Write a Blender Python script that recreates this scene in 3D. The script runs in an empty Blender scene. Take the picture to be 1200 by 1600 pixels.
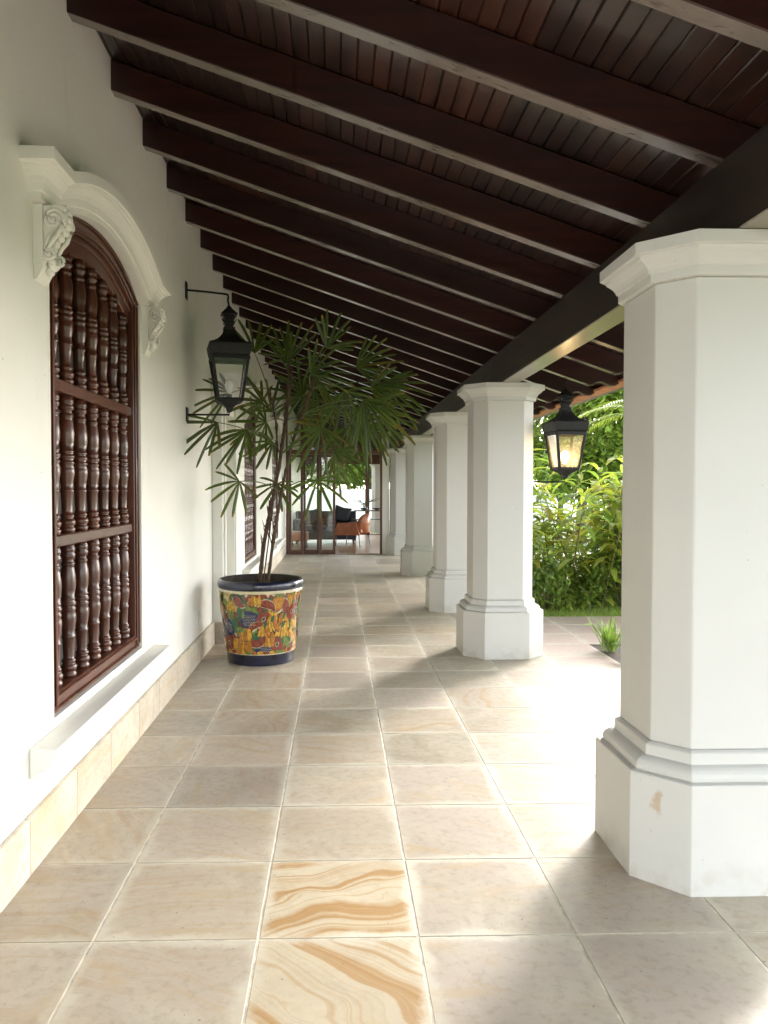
import bpy, math, random
from mathutils import Vector, Matrix, Euler
R = math.radians
scn = bpy.context.scene
COL = scn.collection
rnd = random.Random(7)

# ------------------------------------------------------------------ helpers
class MB:
    """collects vertices and faces (with material index, two UV layers, tint)"""
    def __init__(s):
        s.v = []; s.f = []; s.m = []; s.uv = {}; s.uv2 = {}; s.tint = {}; s.sm = []
    def face(s, idx, m=0, smooth=False):
        s.f.append(tuple(idx)); s.m.append(m); s.sm.append(smooth); return len(s.f)-1
    def quad(s, a, b, c, d, m=0):
        n = len(s.v); s.v += [tuple(a), tuple(b), tuple(c), tuple(d)]
        return s.face((n, n+1, n+2, n+3), m)
    def poly(s, pts, m=0):
        n = len(s.v); s.v += [tuple(p) for p in pts]
        return s.face(range(n, n+len(pts)), m)
    def box(s, x0, x1, y0, y1, z0, z1, m=0):
        n = len(s.v)
        s.v += [(x0,y0,z0),(x1,y0,z0),(x1,y1,z0),(x0,y1,z0),(x0,y0,z1),(x1,y0,z1),(x1,y1,z1),(x0,y1,z1)]
        for q in ((0,3,2,1),(4,5,6,7),(0,1,5,4),(1,2,6,5),(2,3,7,6),(3,0,4,7)):
            s.face([n+i for i in q], m)
    def loft(s, rings, m=0, cap=True, closed=True, smooth=False):
        n = len(s.v); k = len(rings[0])
        for r in rings: s.v += [tuple(p) for p in r]
        kk = k if closed else k-1
        for i in range(len(rings)-1):
            for j in range(kk):
                a = n+i*k+j; b = n+i*k+(j+1) % k
                s.face((a, b, b+k, a+k), m, smooth)
        if cap and closed:
            s.face([n+j for j in reversed(range(k))], m)
            s.face([n+(len(rings)-1)*k+j for j in range(k)], m)
    def prism(s, pts2, axis, a, b, m=0):
        """pts2: 2d outline; axis 'x','y','z' = extrusion axis from a to b"""
        def P(u, w, t):
            return {'x': (t,u,w), 'y': (u,t,w), 'z': (u,w,t)}[axis]
        r0 = [P(u,w,a) for u,w in pts2]; r1 = [P(u,w,b) for u,w in pts2]
        s.loft([r0, r1], m)
    def lathe(s, prof, c=(0,0,0), n=16, m=0, smooth=True, cap=True):
        rings = []
        for r, z in prof:
            rings.append([(c[0]+r*math.cos(2*math.pi*i/n), c[1]+r*math.sin(2*math.pi*i/n), c[2]+z) for i in range(n)])
        s.loft(rings, m, cap, True, smooth)
    def tube(s, path, rad, n=6, m=0, smooth=True):
        path = [Vector(p) for p in path]
        if not isinstance(rad, (list, tuple)): rad = [rad]*len(path)
        rings = []
        for i, p in enumerate(path):
            d = (path[min(i+1, len(path)-1)] - path[max(i-1, 0)])
            if d.length < 1e-9: d = Vector((0,0,1))
            d.normalize()
            ref = Vector((0,0,1)) if abs(d.z) < .95 else Vector((1,0,0))
            u = d.cross(ref).normalized(); w = u.cross(d).normalized()
            rings.append([p + (u*math.cos(2*math.pi*j/n) + w*math.sin(2*math.pi*j/n))*rad[i] for j in range(n)])
        s.loft(rings, m, True, True, smooth)
    def ball(s, c, rx, ry, rz, m=0, nu=8, nv=6):
        prof = []
        for i in range(nv+1):
            a = -math.pi/2 + math.pi*i/nv
            prof.append((max(math.cos(a), .02), math.sin(a)))
        rings = [[(c[0]+rx*r*math.cos(2*math.pi*j/nu), c[1]+ry*r*math.sin(2*math.pi*j/nu), c[2]+rz*z) for j in range(nu)] for r, z in prof]
        s.loft(rings, m, True, True, True)
    def build(s, name, mats, parent=None, bevel=0, seg=1, smooth=False, loc=None, weld=False, recalc=False):
        me = bpy.data.meshes.new(name)
        me.from_pydata([tuple(p) for p in s.v], [], s.f)
        if not isinstance(mats, (list, tuple)): mats = [mats]
        for mt in mats: me.materials.append(mt)
        me.polygons.foreach_set('material_index', s.m)
        me.polygons.foreach_set('use_smooth', [bool(x or smooth) for x in s.sm])
        for nm, dct in (('UVMap', s.uv), ('tex', s.uv2)):
            if dct:
                L = me.uv_layers.new(name=nm); flat = []
                for pi, p in enumerate(me.polygons):
                    u = dct.get(pi)
                    for k in range(p.loop_total):
                        flat += list(u[k]) if u else [0., 0.]
                L.data.foreach_set('uv', flat)
        if s.tint:
            A = me.color_attributes.new('tint', 'FLOAT_COLOR', 'CORNER'); flat = []
            for pi, p in enumerate(me.polygons):
                t = s.tint.get(pi, (.5,.5,.5))
                for k in range(p.loop_total): flat += [t[0], t[1], t[2], 1.]
            A.data.foreach_set('color', flat)
        if recalc:
            import bmesh
            bm = bmesh.new(); bm.from_mesh(me)
            bmesh.ops.remove_doubles(bm, verts=bm.verts, dist=1e-5)
            bmesh.ops.recalc_face_normals(bm, faces=bm.faces); bm.to_mesh(me); bm.free()
        me.update()
        o = bpy.data.objects.new(name, me); COL.objects.link(o)
        if parent is not None: o.parent = parent
        if loc is not None: o.location = loc
        if bevel:
            b = o.modifiers.new('bevel', 'BEVEL'); b.width = bevel; b.segments = seg; b.limit_method = 'ANGLE'; b.angle_limit = R(35)
        return o

def tag(o, label=None, cat=None, group=None, kind=None):
    if label: o['label'] = label
    if cat: o['category'] = cat; o['kind'] = kind or 'thing'
    if group: o['group'] = group
    if kind: o['kind'] = kind
    return o
def thing(name, loc=(0,0,0), label=None, cat=None, group=None, rz=0):
    o = bpy.data.objects.new(name, None); COL.objects.link(o); o.location = loc; o.rotation_euler = (0,0,rz)
    o.empty_display_size = .2
    return tag(o, label, cat, group)
def copy_tree(o, parent=None):
    c = o.copy(); COL.objects.link(c); c.parent = parent
    for ch in list(o.children): copy_tree(ch, c)
    return c

# ------------------------------------------------------------------ materials
class NT:
    def __init__(s, name):
        s.mat = bpy.data.materials.new(name); s.mat.use_nodes = True
        s.nt = s.mat.node_tree; s.nt.nodes.clear()
        s.out = s.nt.nodes.new('ShaderNodeOutputMaterial')
        s.bs = s.nt.nodes.new('ShaderNodeBsdfPrincipled')
        s.nt.links.new(s.bs.outputs[0], s.out.inputs[0])
    def put(s, sock, val):
        if isinstance(val, bpy.types.NodeSocket): s.nt.links.new(val, sock)
        else: sock.default_value = val
    def n(s, typ, ins={}, **props):
        nd = s.nt.nodes.new(typ)
        for k, v in props.items(): setattr(nd, k, v)
        for k, v in ins.items(): s.put(nd.inputs[k], v)
        return nd
    def math(s, op, a, b=0., c=None, clamp=False):
        nd = s.nt.nodes.new('ShaderNodeMath'); nd.operation = op; nd.use_clamp = clamp
        s.put(nd.inputs[0], a); s.put(nd.inputs[1], b)
        if c is not None: s.put(nd.inputs[2], c)
        return nd.outputs[0]
    def mix(s, fac, a, b, blend='MIX'):
        nd = s.nt.nodes.new('ShaderNodeMix'); nd.data_type = 'RGBA'; nd.blend_type = blend
        s.put(nd.inputs[0], fac)
        s.put(nd.inputs[6], a if isinstance(a, bpy.types.NodeSocket) else (*a, 1) if len(a) == 3 else a)
        s.put(nd.inputs[7], b if isinstance(b, bpy.types.NodeSocket) else (*b, 1) if len(b) == 3 else b)
        return nd.outputs[2]
    def smooth(s, x, a, b, lo=0., hi=1.):
        nd = s.nt.nodes.new('ShaderNodeMapRange'); nd.interpolation_type = 'SMOOTHSTEP'
        s.put(nd.inputs[0], x); nd.inputs[1].default_value = a; nd.inputs[2].default_value = b
        nd.inputs[3].default_value = lo; nd.inputs[4].default_value = hi
        return nd.outputs[0]
    def noise(s, vec, scale, detail=4, rough=.55, dist=0.):
        return s.n('ShaderNodeTexNoise', {'Vector': vec, 'Scale': scale, 'Detail': detail, 'Roughness': rough, 'Distortion': dist}).outputs['Fac']
    def pos(s): return s.n('ShaderNodeNewGeometry').outputs['Position']
    def obj(s): return s.n('ShaderNodeTexCoord').outputs['Object']
    def scl(s, vec, sc):
        return s.n('ShaderNodeMapping', {'Vector': vec, 'Scale': sc}).outputs[0]
    def bump(s, h, strength=.2, dist=.01):
        b = s.n('ShaderNodeBump', {'Height': h, 'Strength': strength, 'Distance': dist})
        s.nt.links.new(b.outputs[0], s.bs.inputs['Normal'])
    def set(s, **k):
        nm = {'col': 'Base Color', 'rough': 'Roughness', 'spec': 'Specular IOR Level', 'metal': 'Metallic', 'emc': 'Emission Color',
              'ems': 'Emission Strength', 'coat': 'Coat Weight', 'coatr': 'Coat Roughness', 'trans': 'Transmission Weight', 'alpha': 'Alpha', 'sub': 'Subsurface Weight'}
        for a, v in k.items():
            if isinstance(v, tuple) and len(v) == 3: v = (*v, 1)
            s.put(s.bs.inputs[nm[a]], v)
        return s.mat

def m_plain(name, col, rough=.5, var=.15, scale=8., bump=0., spec=.5, metal=0., coat=0.):
    t = NT(name); p = t.obj()
    nz = t.noise(p, scale, 5)
    c = t.mix(t.smooth(nz, .3, .7), tuple(x*(1-var) for x in col), tuple(min(1, x*(1+var)) for x in col))
    if bump: t.bump(t.noise(p, scale*6, 3), bump, .004)
    return t.set(col=c, rough=t.math('ADD', t.math('MULTIPLY', nz, .2), rough-.1), spec=spec, metal=metal, coat=coat)

def m_plaster(name, col, stain=False, wav=.25):
    t = NT(name); p = t.pos()
    big = t.noise(p, 1.3, 3); mid = t.noise(p, 9, 5); fine = t.noise(p, 90, 3)
    c = t.mix(t.smooth(big, .3, .75), col, tuple(x*.955 for x in col))
    grime = t.smooth(t.noise(t.scl(p, (3, 3, .7)), 2.2, 6, .65), .60, .78, 0, .22)
    c = t.mix(grime, c, (.55, .52, .43))
    sp = t.smooth(t.noise(p, 38, 2), .735, .77, 0, .55)
    c = t.mix(sp, c, (.33, .27, .2))
    # scuffs close to the ground
    z = t.n('ShaderNodeSeparateXYZ', {0: p}).outputs[2]
    low = t.math('MULTIPLY', t.smooth(z, .02, .16, 1, 0), t.smooth(mid, .42, .62))
    c = t.mix(t.math('MULTIPLY', low, .35), c, (.42, .36, .27))
    if stain:
        d = t.n('ShaderNodeVectorMath', {0: t.scl(p, (1, 1, .5)), 1: (1.165, 2.73, .155)}, operation='DISTANCE').outputs['Value']
        d = t.math('ADD', d, t.math('MULTIPLY', t.math('SUBTRACT', t.noise(p, 22, 4), .5), .07))
        c = t.mix(t.smooth(d, .008, .026, .6, 0), c, (.42, .27, .13))
    h = t.math('ADD', t.math('MULTIPLY', big, wav*4), t.math('ADD', t.math('MULTIPLY', mid, .25), t.math('MULTIPLY', fine, .06)))
    t.bump(h, .35, .012)
    return t.set(col=c, rough=.55, spec=.35)

def m_wood(name, dark, light, scl, rough=.4, coat=0., bump=.1, tint=False, spec=.5):
    t = NT(name); p = t.obj()
    v = t.scl(p, scl)
    g = t.noise(v, 1.0, 8, .62, .6); g2 = t.noise(v, 4.5, 4, .6); lo = t.noise(p, 1.7, 2)
    f = t.math('ADD', t.math('MULTIPLY', t.smooth(g, .3, .72), .7), t.math('MULTIPLY', lo, .3))
    c = t.mix(f, dark, light)
    c = t.mix(t.smooth(g2, .58, .75, 0, .6), c, tuple(x*.45 for x in dark))
    if tint:
        a = t.n('ShaderNodeAttribute', attribute_name='tint').outputs['Color']
        s = t.n('ShaderNodeSeparateColor', {0: a})
        c = t.mix(s.outputs[1], c, t.mix(f, (.030, .0075, .0035), (.105, .030, .012)))
        c = t.mix(1., c, t.n('ShaderNodeCombineColor', {0: s.outputs[0], 1: s.outputs[0], 2: s.outputs[0]}).outputs[0], 'MULTIPLY')
    rv = t.n('ShaderNodeObjectInfo').outputs['Random']
    rv = t.math('ADD', .78, t.math('MULTIPLY', rv, .5))
    c = t.mix(1., c, t.n('ShaderNodeCombineColor', {0: rv, 1: rv, 2: rv}).outputs[0], 'MULTIPLY')
    if bump: t.bump(g2, bump, .003)
    return t.set(col=c, rough=t.math('ADD', t.math('MULTIPLY', g, .25), rough-.12), coat=coat, coatr=.14, spec=spec)

def m_stone(name, warm=0., pale=(.60,.56,.46)):
    t = NT(name)
    tex = t.n('ShaderNodeUVMap', uv_map='tex').outputs[0]
    uv = t.n('ShaderNodeUVMap', uv_map='UVMap').outputs[0]
    a = t.n('ShaderNodeSeparateColor', {0: t.n('ShaderNodeAttribute', attribute_name='tint').outputs['Color']})
    r, g, b = a.outputs[0], a.outputs[1], a.outputs[2]
    n1 = t.noise(tex, 3.6, 9, .66, .9); n2 = t.noise(tex, 1.5, 3); n3 = t.noise(tex, 26, 4, .65); n4 = t.noise(tex, 120, 2)
    base = t.mix(t.smooth(n1, .32, .68), (.415, .36, .275), (.56, .505, .405))
    base = t.mix(t.math('MULTIPLY', t.math('MINIMUM', b, 1.), t.smooth(t.math('SUBTRACT', n2, t.math('MULTIPLY', n3, .15)), .25, .5, .2, 1)), base, (.45, .385, .335))
    base = t.mix(t.smooth(n3, .46, .72, 0, .5), base, (.31, .25, .18))
    base = t.mix(t.smooth(t.noise(tex, 1.9, 7, .7, 1.4), .54, .72, 0, .6), base, (.56, .49, .36))
    base = t.mix(t.smooth(t.noise(t.scl(tex, (.5, 3, 1)), 3.1, 6, .6, .8), .53, .64, 0, .5), base, (.46, .34, .19))
    # sedimentary banding: distorted wave bands of iron colour
    ys_ = t.n('ShaderNodeSeparateXYZ', {0: tex}).outputs[1]
    warp = t.math('ADD', t.math('MULTIPLY', t.noise(t.scl(tex, (.8, 1, 1)), 2.1, 2, .5, .5), .48), t.math('MULTIPLY', t.noise(tex, 9, 3), .018))
    ph = t.math('ADD', ys_, warp)
    nd = t.n('ShaderNodeTexNoise', {'W': ph, 'Scale': 11., 'Detail': 7., 'Roughness': .68}, noise_dimensions='1D').outputs['Fac']
    nf = t.n('ShaderNodeTexNoise', {'W': ph, 'Scale': 55., 'Detail': 4., 'Roughness': .7}, noise_dimensions='1D').outputs['Fac']
    k = t.math('ADD', t.math('MULTIPLY', t.smooth(nd, .44, .66), .72), t.math('MULTIPLY', t.smooth(nf, .5, .72), .35))
    area = t.smooth(t.math('ADD', n2, t.math('MULTIPLY', g, .42)), .5, .78)
    fac = t.math('MULTIPLY', t.math('MULTIPLY', k, area), g, clamp=True)
    base = t.mix(t.math('MULTIPLY', t.math('MULTIPLY', area, g), .55), base, (.54, .46, .325))
    base = t.mix(t.math('MULTIPLY', fac, 1.35, clamp=True), base, t.mix(n1, (.33, .19, .075), (.43, .27, .125)))
    base = t.mix(t.math('MULTIPLY', t.math('SUBTRACT', b, 1., clamp=True), t.smooth(n2, .3, .55, .3, .9)), base, (.45, .30, .25))
    # lime haze along the joints
    s = t.n('ShaderNodeSeparateXYZ', {0: uv})
    u, v = s.outputs[0], s.outputs[1]
    du = t.math('MINIMUM', u, t.math('SUBTRACT', 1., u)); dv = t.math('MINIMUM', v, t.math('SUBTRACT', 1., v))
    d = t.math('MINIMUM', du, dv)
    dn = t.math('ADD', d, t.math('MULTIPLY', t.math('SUBTRACT', t.noise(tex, 5, 7, .72), .5), .34))
    msk = t.smooth(t.noise(tex, 2.4, 3, .6), .30, .58, .2, 1)
    hz = t.math('MULTIPLY', t.smooth(dn, .005, .085, .72, 0), msk)
    base = t.mix(hz, base, pale)
    st = t.smooth(t.noise(t.scl(tex, (1, 1.6, 1)), 2.3, 4, .6, 1.2), .66, .70, 0, .2)
    base = t.mix(st, base, (.3, .235, .18))
    sp = t.smooth(t.noise(tex, 55, 1), .755, .775, 0, .7)
    base = t.mix(sp, base, (.16, .12, .09))
    mul = t.n('ShaderNodeCombineColor', {0: r, 1: r, 2: r}).outputs[0]
    base = t.mix(1., base, mul, 'MULTIPLY')
    hgt = t.math('ADD', t.math('MULTIPLY', n1, .5), t.math('ADD', t.math('MULTIPLY', n3, .15), t.math('MULTIPLY', n4, .04)))
    t.bump(hgt, .28, .008)
    rough = t.math('ADD', t.math('ADD', .30, t.math('MULTIPLY', n3, .24)), t.math('MULTIPLY', hz, .22))
    return t.set(col=base, rough=rough, spec=.5)

def m_leaf(name, a, b, tint=True, trans=.35, rough=.4):
    t = NT(name); p = t.obj()
    f = t.noise(p, 2.5, 3)
    c = t.mix(t.smooth(f, .3, .7), a, b)
    if tint:
        at = t.n('ShaderNodeSeparateColor', {0: t.n('ShaderNodeAttribute', attribute_name='tint').outputs['Color']})
        c = t.mix(1., c, t.n('ShaderNodeCombineColor', {0: at.outputs[0], 1: at.outputs[1], 2: at.outputs[2]}).outputs[0], 'MULTIPLY')
    t.set(col=c, rough=rough, spec=.5)
    tr = t.n('ShaderNodeBsdfTranslucent', {'Color': t.mix(.35, c, (.25, .35, .03))})
    mx = t.n('ShaderNodeMixShader', {0: trans, 1: t.bs.outputs[0], 2: tr.outputs[0]})
    t.nt.links.new(mx.outputs[0], t.out.inputs[0])
    return t.mat

def m_glass(name, tintc=(1,1,1), glossy=.12, diffuse=0., dcol=(.8,.7,.5)):
    t = NT(name)
    tr = t.n('ShaderNodeBsdfTransparent', {'Color': (*tintc, 1)})
    gl = t.n('ShaderNodeBsdfGlossy', {'Roughness': .03})
    fr = t.n('ShaderNodeFresnel', {'IOR': 1.5}).outputs[0]
    mx = t.n('ShaderNodeMixShader', {0: t.math('ADD', fr, glossy-.04, clamp=True), 1: tr.outputs[0], 2: gl.outputs[0]})
    o = mx.outputs[0]
    if diffuse:
        tl = t.n('ShaderNodeBsdfTranslucent', {'Color': (*dcol, 1)})
        o = t.n('ShaderNodeMixShader', {0: diffuse, 1: o, 2: tl.outputs[0]}).outputs[0]
    t.nt.links.new(o, t.out.inputs[0])
    return t.mat

WHITE = (.59, .585, .555)
M = {}
M['plaster'] = m_plaster('wall_plaster', (.80, .785, .72))
M['pillar'] = m_plaster('pillar_paint', WHITE, stain=True, wav=.2)
M['moulding'] = m_plaster('moulding_paint', (.80, .785, .72), wav=.08)
M['stone'] = m_stone('sandstone_tiles')
M['grout'] = m_plain('grout', (.62, .56, .45), .8, .3, 14, .3)
M['skirt'] = m_stone('skirting_stone', pale=(.56,.5,.4))
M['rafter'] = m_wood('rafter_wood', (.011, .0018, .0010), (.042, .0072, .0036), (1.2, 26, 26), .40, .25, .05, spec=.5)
M['raftbot'] = m_wood('rafter_underside_lit', (.070, .046, .036), (.135, .094, .076), (1.2, 26, 26), .30, .9, .05, spec=.9)  # same timber, paler: light reflected off the floor is in the colour
M['beambot'] = m_wood('beam_underside_lit', (.16, .13, .085), (.26, .215, .145), (26, 1.2, 26), .32, .6, .05, spec=.9)  # same beam, paler and yellower: ground bounce light painted into the colour
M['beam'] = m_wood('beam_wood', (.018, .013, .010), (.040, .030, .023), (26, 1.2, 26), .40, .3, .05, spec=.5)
M['boards'] = m_wood('board_wood', (.013, .0036, .002), (.048, .0150, .0078), (26, 1.0, 26), .36, .4, .08, tint=True, spec=.7)
M['grille'] = m_wood('grille_wood', (.034, .0095, .0048), (.13, .038, .017), (22, 22, 1.6), .34, .3)
M['doorwood'] = m_wood('door_wood', (.060, .020, .010), (.13, .050, .026), (26, 26, 1.4), .4, .1)
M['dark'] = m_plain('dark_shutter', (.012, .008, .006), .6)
M['iron'] = m_plain('lantern_iron', (.008, .008, .0075), .55, .3, 20, .15, .35)
M['glass'] = m_glass('door_glass', (.93, .97, .95), .08)
M['lampglass'] = m_glass('lantern_glass', (.97, .97, .95), .04, .03, (.9, .8, .6))
M['lampglasslit'] = m_glass('lit_lantern_glass', (.96, .91, .80), .05, .06, (.95, .82, .6))
t = NT('lit_bulb'); M['bulb'] = t.set(col=(1,.9,.7), emc=(1, .72, .36), ems=14.)
t = NT('frosted_bulb'); M['bulboff'] = t.set(col=(.82, .84, .78), rough=.35)
M['tile'] = m_plain('roof_terracotta', (.50, .22, .11), .75, .25, 9, .3)
M['soil'] = m_plain('soil', (.035, .025, .017), .9, .5, 30, .8)
M['bedsoil'] = m_plain('bed_soil', (.05, .034, .022), .9, .5, 12, .8)
M['cobalt'] = m_plain('cobalt_glaze', (.006, .009, .03), .3, .5, 12, 0., .6, 0., .5)
M['talavera'] = m_plain('cream_glaze', (.62, .54, .35), .2, .15, 9, 0., .6, 0., .4)
for nm, c in dict(gyellow=(.50, .27, .025), gorange=(.40, .15, .02), gred=(.20, .040, .020), ggreen=(.13, .19, .04), gdgreen=(.03, .10, .045),
                  gblue=(.014, .022, .09), gcream=(.50, .45, .30), gblack=(.03, .02, .014), gbrown=(.13, .045, .02)).items():
    M[nm] = m_plain(nm+'_glaze', c, .2, .35, 40, 0., .6, 0., .4)
M['stem'] = m_plain('palm_stem_fibre', (.070, .040, .022), .8, .5, 40, .8)
M['petiole'] = m_plain('palm_petiole', (.10, .13, .035), .45, .3, 20)
M['rhapis'] = m_leaf('rhapis_leaf', (.034, .062, .012), (.072, .112, .022), trans=.28, rough=.36)
M['leather'] = m_plain('tan_leather', (.32, .10, .035), .45, .2, 6, .2)
M['charcoal'] = m_plain('charcoal_fabric', (.022, .024, .032), .85, .3, 30, .4)
M['greyfab'] = m_plain('grey_fabric', (.07, .075, .075), .9, .3, 30, .4)
M['blacksteel'] = m_plain('black_steel', (.015, .015, .016), .4)
M['oak'] = m_wood('oak_floor', (.30, .16, .085), (.46, .28, .165), (1.5, 20, 20), .3, .2)
M['plastic'] = m_plain('socket_plastic', (.62, .62, .57), .4, .05)
M['grass'] = m_leaf('grass_blade', (.22, .33, .08), (.31, .42, .11), trans=.3, rough=.5)
M['lawn'] = m_plain('lawn', (.10, .165, .04), .9, .35, 5, .5)
M['cassava'] = m_leaf('broad_drooping_leaf', (.24, .35, .06), (.38, .50, .10), trans=.6, rough=.6)
M['bushleaf'] = m_leaf('bush_leaf', (.15, .26, .06), (.26, .38, .08), trans=.5)
M['treeleaf'] = m_leaf('tree_leaf', (.16, .28, .075), (.28, .41, .10), trans=.58)
M['arecaleaf'] = m_leaf('areca_leaf', (.17, .24, .03), (.26, .32, .04), trans=.35)
M['bark'] = m_plain('bark', (.12, .095, .07), .85, .4, 10, .8)
M['greenstem'] = m_plain('green_stem', (.14, .13, .05), .6, .3, 10)
M['gardenwall'] = m_plaster('garden_wall_paint', (.82, .81, .78))
M['ceramic'] = m_plain('dark_ceramic', (.03, .035, .04), .3)

# ------------------------------------------------------------------ dimensions
WX = -1.175                 # wall plane
SKX = -1.150                # skirting face
TW = .517
SL = -.344                  # roof slope
ZR = lambda x: 3.53 + SL*(x-WX)      # rafter underside
YD = 17.13                  # glass door line

# ------------------------------------------------------------------ floor
def tile_uv(mb, fi, pts, r):
    """pts: four xy corners; store local uv and turned texture coords"""
    x0 = min(p[0] for p in pts); x1 = max(p[0] for p in pts); y0 = min(p[1] for p in pts); y1 = max(p[1] for p in pts)
    mb.uv[fi] = [((p[0]-x0)/(x1-x0), (p[1]-y0)/(y1-y0)) for p in pts]
    a, ox, oy, fl = r
    ca, sa = math.cos(a), math.sin(a)
    q = []
    for p in pts:
        x, y = (p[0]-x0)*fl, p[1]-y0
        q.append((x*ca-y*sa+ox, x*sa+y*ca+oy))
    mb.uv2[fi] = q

fr = random.Random(21)
fm = MB()
xl = [-3.9, -3.38, -2.87, -2.35, -1.83, SKX-.03, -.785, -.256, .261, .775, 1.30, 1.822, 2.36]
for k in range(14): xl.append(2.36+TW*(k+1))
special = {(6, 1): None}
rows = [2.432+TW*k for k in range(-20, 29)]
for ri in range(len(rows)-1):
    for ci in range(len(xl)-1):
        x0, x1, y0, y1 = xl[ci], xl[ci+1], rows[ri], rows[ri+1]
        yc = (y0+y1)/2
        if x0 < SKX-.1 and yc > -1.2: continue                 # the house stands there
        if x0 >= 2.35 and not (6.95 < y0 and y1 < 8.75) and not (11.7 < y0 and x1 < 6.1) and not (y1 < 7.1 and x1 < 6.1 and (x0 > 3.3 or y1 < 1.95)): continue     # cross path; the other paving is unseen, added to bounce light
        if y1 > YD+.3: continue
        g = .0025 + fr.random()*.001
        dz = (fr.random()-.5)*.0016
        pts = [(x0+g+fr.uniform(-.0008,.0008), y0+g), (x1-g, y0+g), (x1-g+fr.uniform(-.0008,.0008), y1-g), (x0+g, y1-g)]
        # tile skirt with a small arris
        top = [(px + (.002 if px < (x0+x1)/2 else -.002), py + (.002 if py < yc else -.002)) for px, py in pts]
        n = len(fm.v)
        fm.v += [(p[0], p[1], dz) for p in top] + [(p[0], p[1], dz-.002) for p in pts] + [(p[0], p[1], -.014) for p in pts]
        band = 0.
        q = fr.random()
        if q > .9: band = fr.uniform(.4, .7)
        elif q > .3: band = fr.uniform(.12, .42)
        rose = 0.; pink = fr.random()**1.3
        if x0 > 1.8: pink = 1.0; band *= .25; rose = fr.uniform(.6, 1)
        if yc > 8: band = max(band, fr.uniform(0, .5))
        light = fr.uniform(.80, 1.14)
        ang = fr.choice([0, 0, math.pi/2, .5, -.4, math.pi])
        k = (ci, ri-20)
        if x0 > 1.8: light = fr.uniform(.70, .85)
        if k == (7, 0): band, light, ang, pink = 1.0, 1.1, .25, 0       # the swirled amber tile
        if k == (7, -1): band, light, ang, pink = .9, 1.05, .8, .2
        if k in ((7, 1), (6, 0)): band, light, ang, pink = .48, 1.0, .05, .7
        if k == (9, 2): band, light, ang, pink = .4, 1.06, .3, 0
        if k in ((9, 5), (6, 4), (6, 5), (5, 1)): band, ang = .5, 1.3
        if k in ((8, -1), (9, -1), (8, 0), (9, 0), (8, 1), (8, 2), (9, 1)): band = min(band, .05); pink = .75; light = 1.0
        if k in ((6, -1), (5, -1), (5, 0), (6, 1), (6, 2), (5, 2)): band, pink = .34, .7
        rr = (ang+fr.uniform(-.15, .15), fr.uniform(0, 60), fr.uniform(0, 60), fr.choice([-1, 1]))
        fi = fm.face((n, n+1, n+2, n+3), 0); tile_uv(fm, fi, top, rr); fm.tint[fi] = (light, band, pink+rose)
        for j in range(4):
            a, b = j, (j+1) % 4
            f2 = fm.face((n+4+a, n+4+b, n+b, n+a), 0); fm.uv[f2] = [(.0, .0)]*4; fm.uv2[f2] = [(rr[1], rr[2])]*4; fm.tint[f2] = (light*.8, 0, pink)
            f2 = fm.face((n+8+a, n+8+b, n+4+b, n+4+a), 0); fm.uv[f2] = [(.0, .0)]*4; fm.uv2[f2] = [(rr[1], rr[2])]*4; fm.tint[f2] = (.6, 0, pink)
gz = -.0016
fm.quad((SKX-.03, -8, gz), (2.36, -8, gz), (2.36, YD+.3, gz), (SKX-.03, YD+.3, gz), 1)
fm.quad((2.36, 7.08, gz), (9.6, 7.08, gz), (9.6, 8.64, gz), (2.36, 8.64, gz), 1)
fm.quad((3.395, -6, gz), (6.0, -6, gz), (6.0, 7.08, gz), (3.395, 7.08, gz), 1)
fm.quad((2.36, -6, gz), (3.395, -6, gz), (3.395, 1.92, gz), (2.36, 1.92, gz), 1)
fm.quad((2.36, 11.74, gz), (6.0, 11.74, gz), (6.0, YD+.3, gz), (2.36, YD+.3, gz), 1)
fm.quad((-3.9, -8, gz), (SKX-.03, -8, gz), (SKX-.03, -1.2, gz), (-3.9, -1.2, gz), 1)
tag(fm.build('floor', [M['stone'], M['grout']]), kind='structure')

# ------------------------------------------------------------------ ground
gm = MB()
S = 400
xs = [-S, -60, -20, -1.5, 2.37, 4, 6, 9, 14, 25, 60, S]; ys = [-S, -60, -20, -8, 0, 6, 9, 12, 16, 25, 33, 60, 120, S]
for i in range(len(xs)-1):
    for j in range(len(ys)-1):
        gm.quad((xs[i], ys[j], -.06), (xs[i+1], ys[j], -.06), (xs[i+1], ys[j+1], -.06), (xs[i], ys[j+1], -.06))
tag(gm.build('ground', M['lawn']), kind='structure')

# ------------------------------------------------------------------ house wall
house = thing('house_wall', (WX, 0, 0), 'long white plaster house wall with wooden grille windows along the left side of the veranda', 'wall')
class Win: pass
WINS = [(3.18, 4.62), (9.72, 11.16), (13.85, 15.29)]
Z0, ZS, RISE = .5, 2.56, .18
def arch_z(y, y0, y1, zs=ZS, rise=RISE):
    if rise == 0: return zs
    h = (y1-y0)/2; r = (h*h+rise*rise)/(2*rise); yc = (y0+y1)/2
    return zs + rise - r + math.sqrt(max(r*r-(y-yc)**2, 0))
NY0, NY1, NZ = 7.34, 8.03, 2.2
wb = MB()
openings = sorted([(a, b, Z0, ZS, RISE, .14) for a, b in WINS] + [(NY0, NY1, 0., NZ, 0, .16)])
ZT = 3.80
def wall_strip(y0, y1, z0a, z1a, z0b, z1b):
    wb.quad((0, y0, z0a), (0, y1, z0b), (0, y1, z1b), (0, y0, z1a))
cur = -1.2
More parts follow.
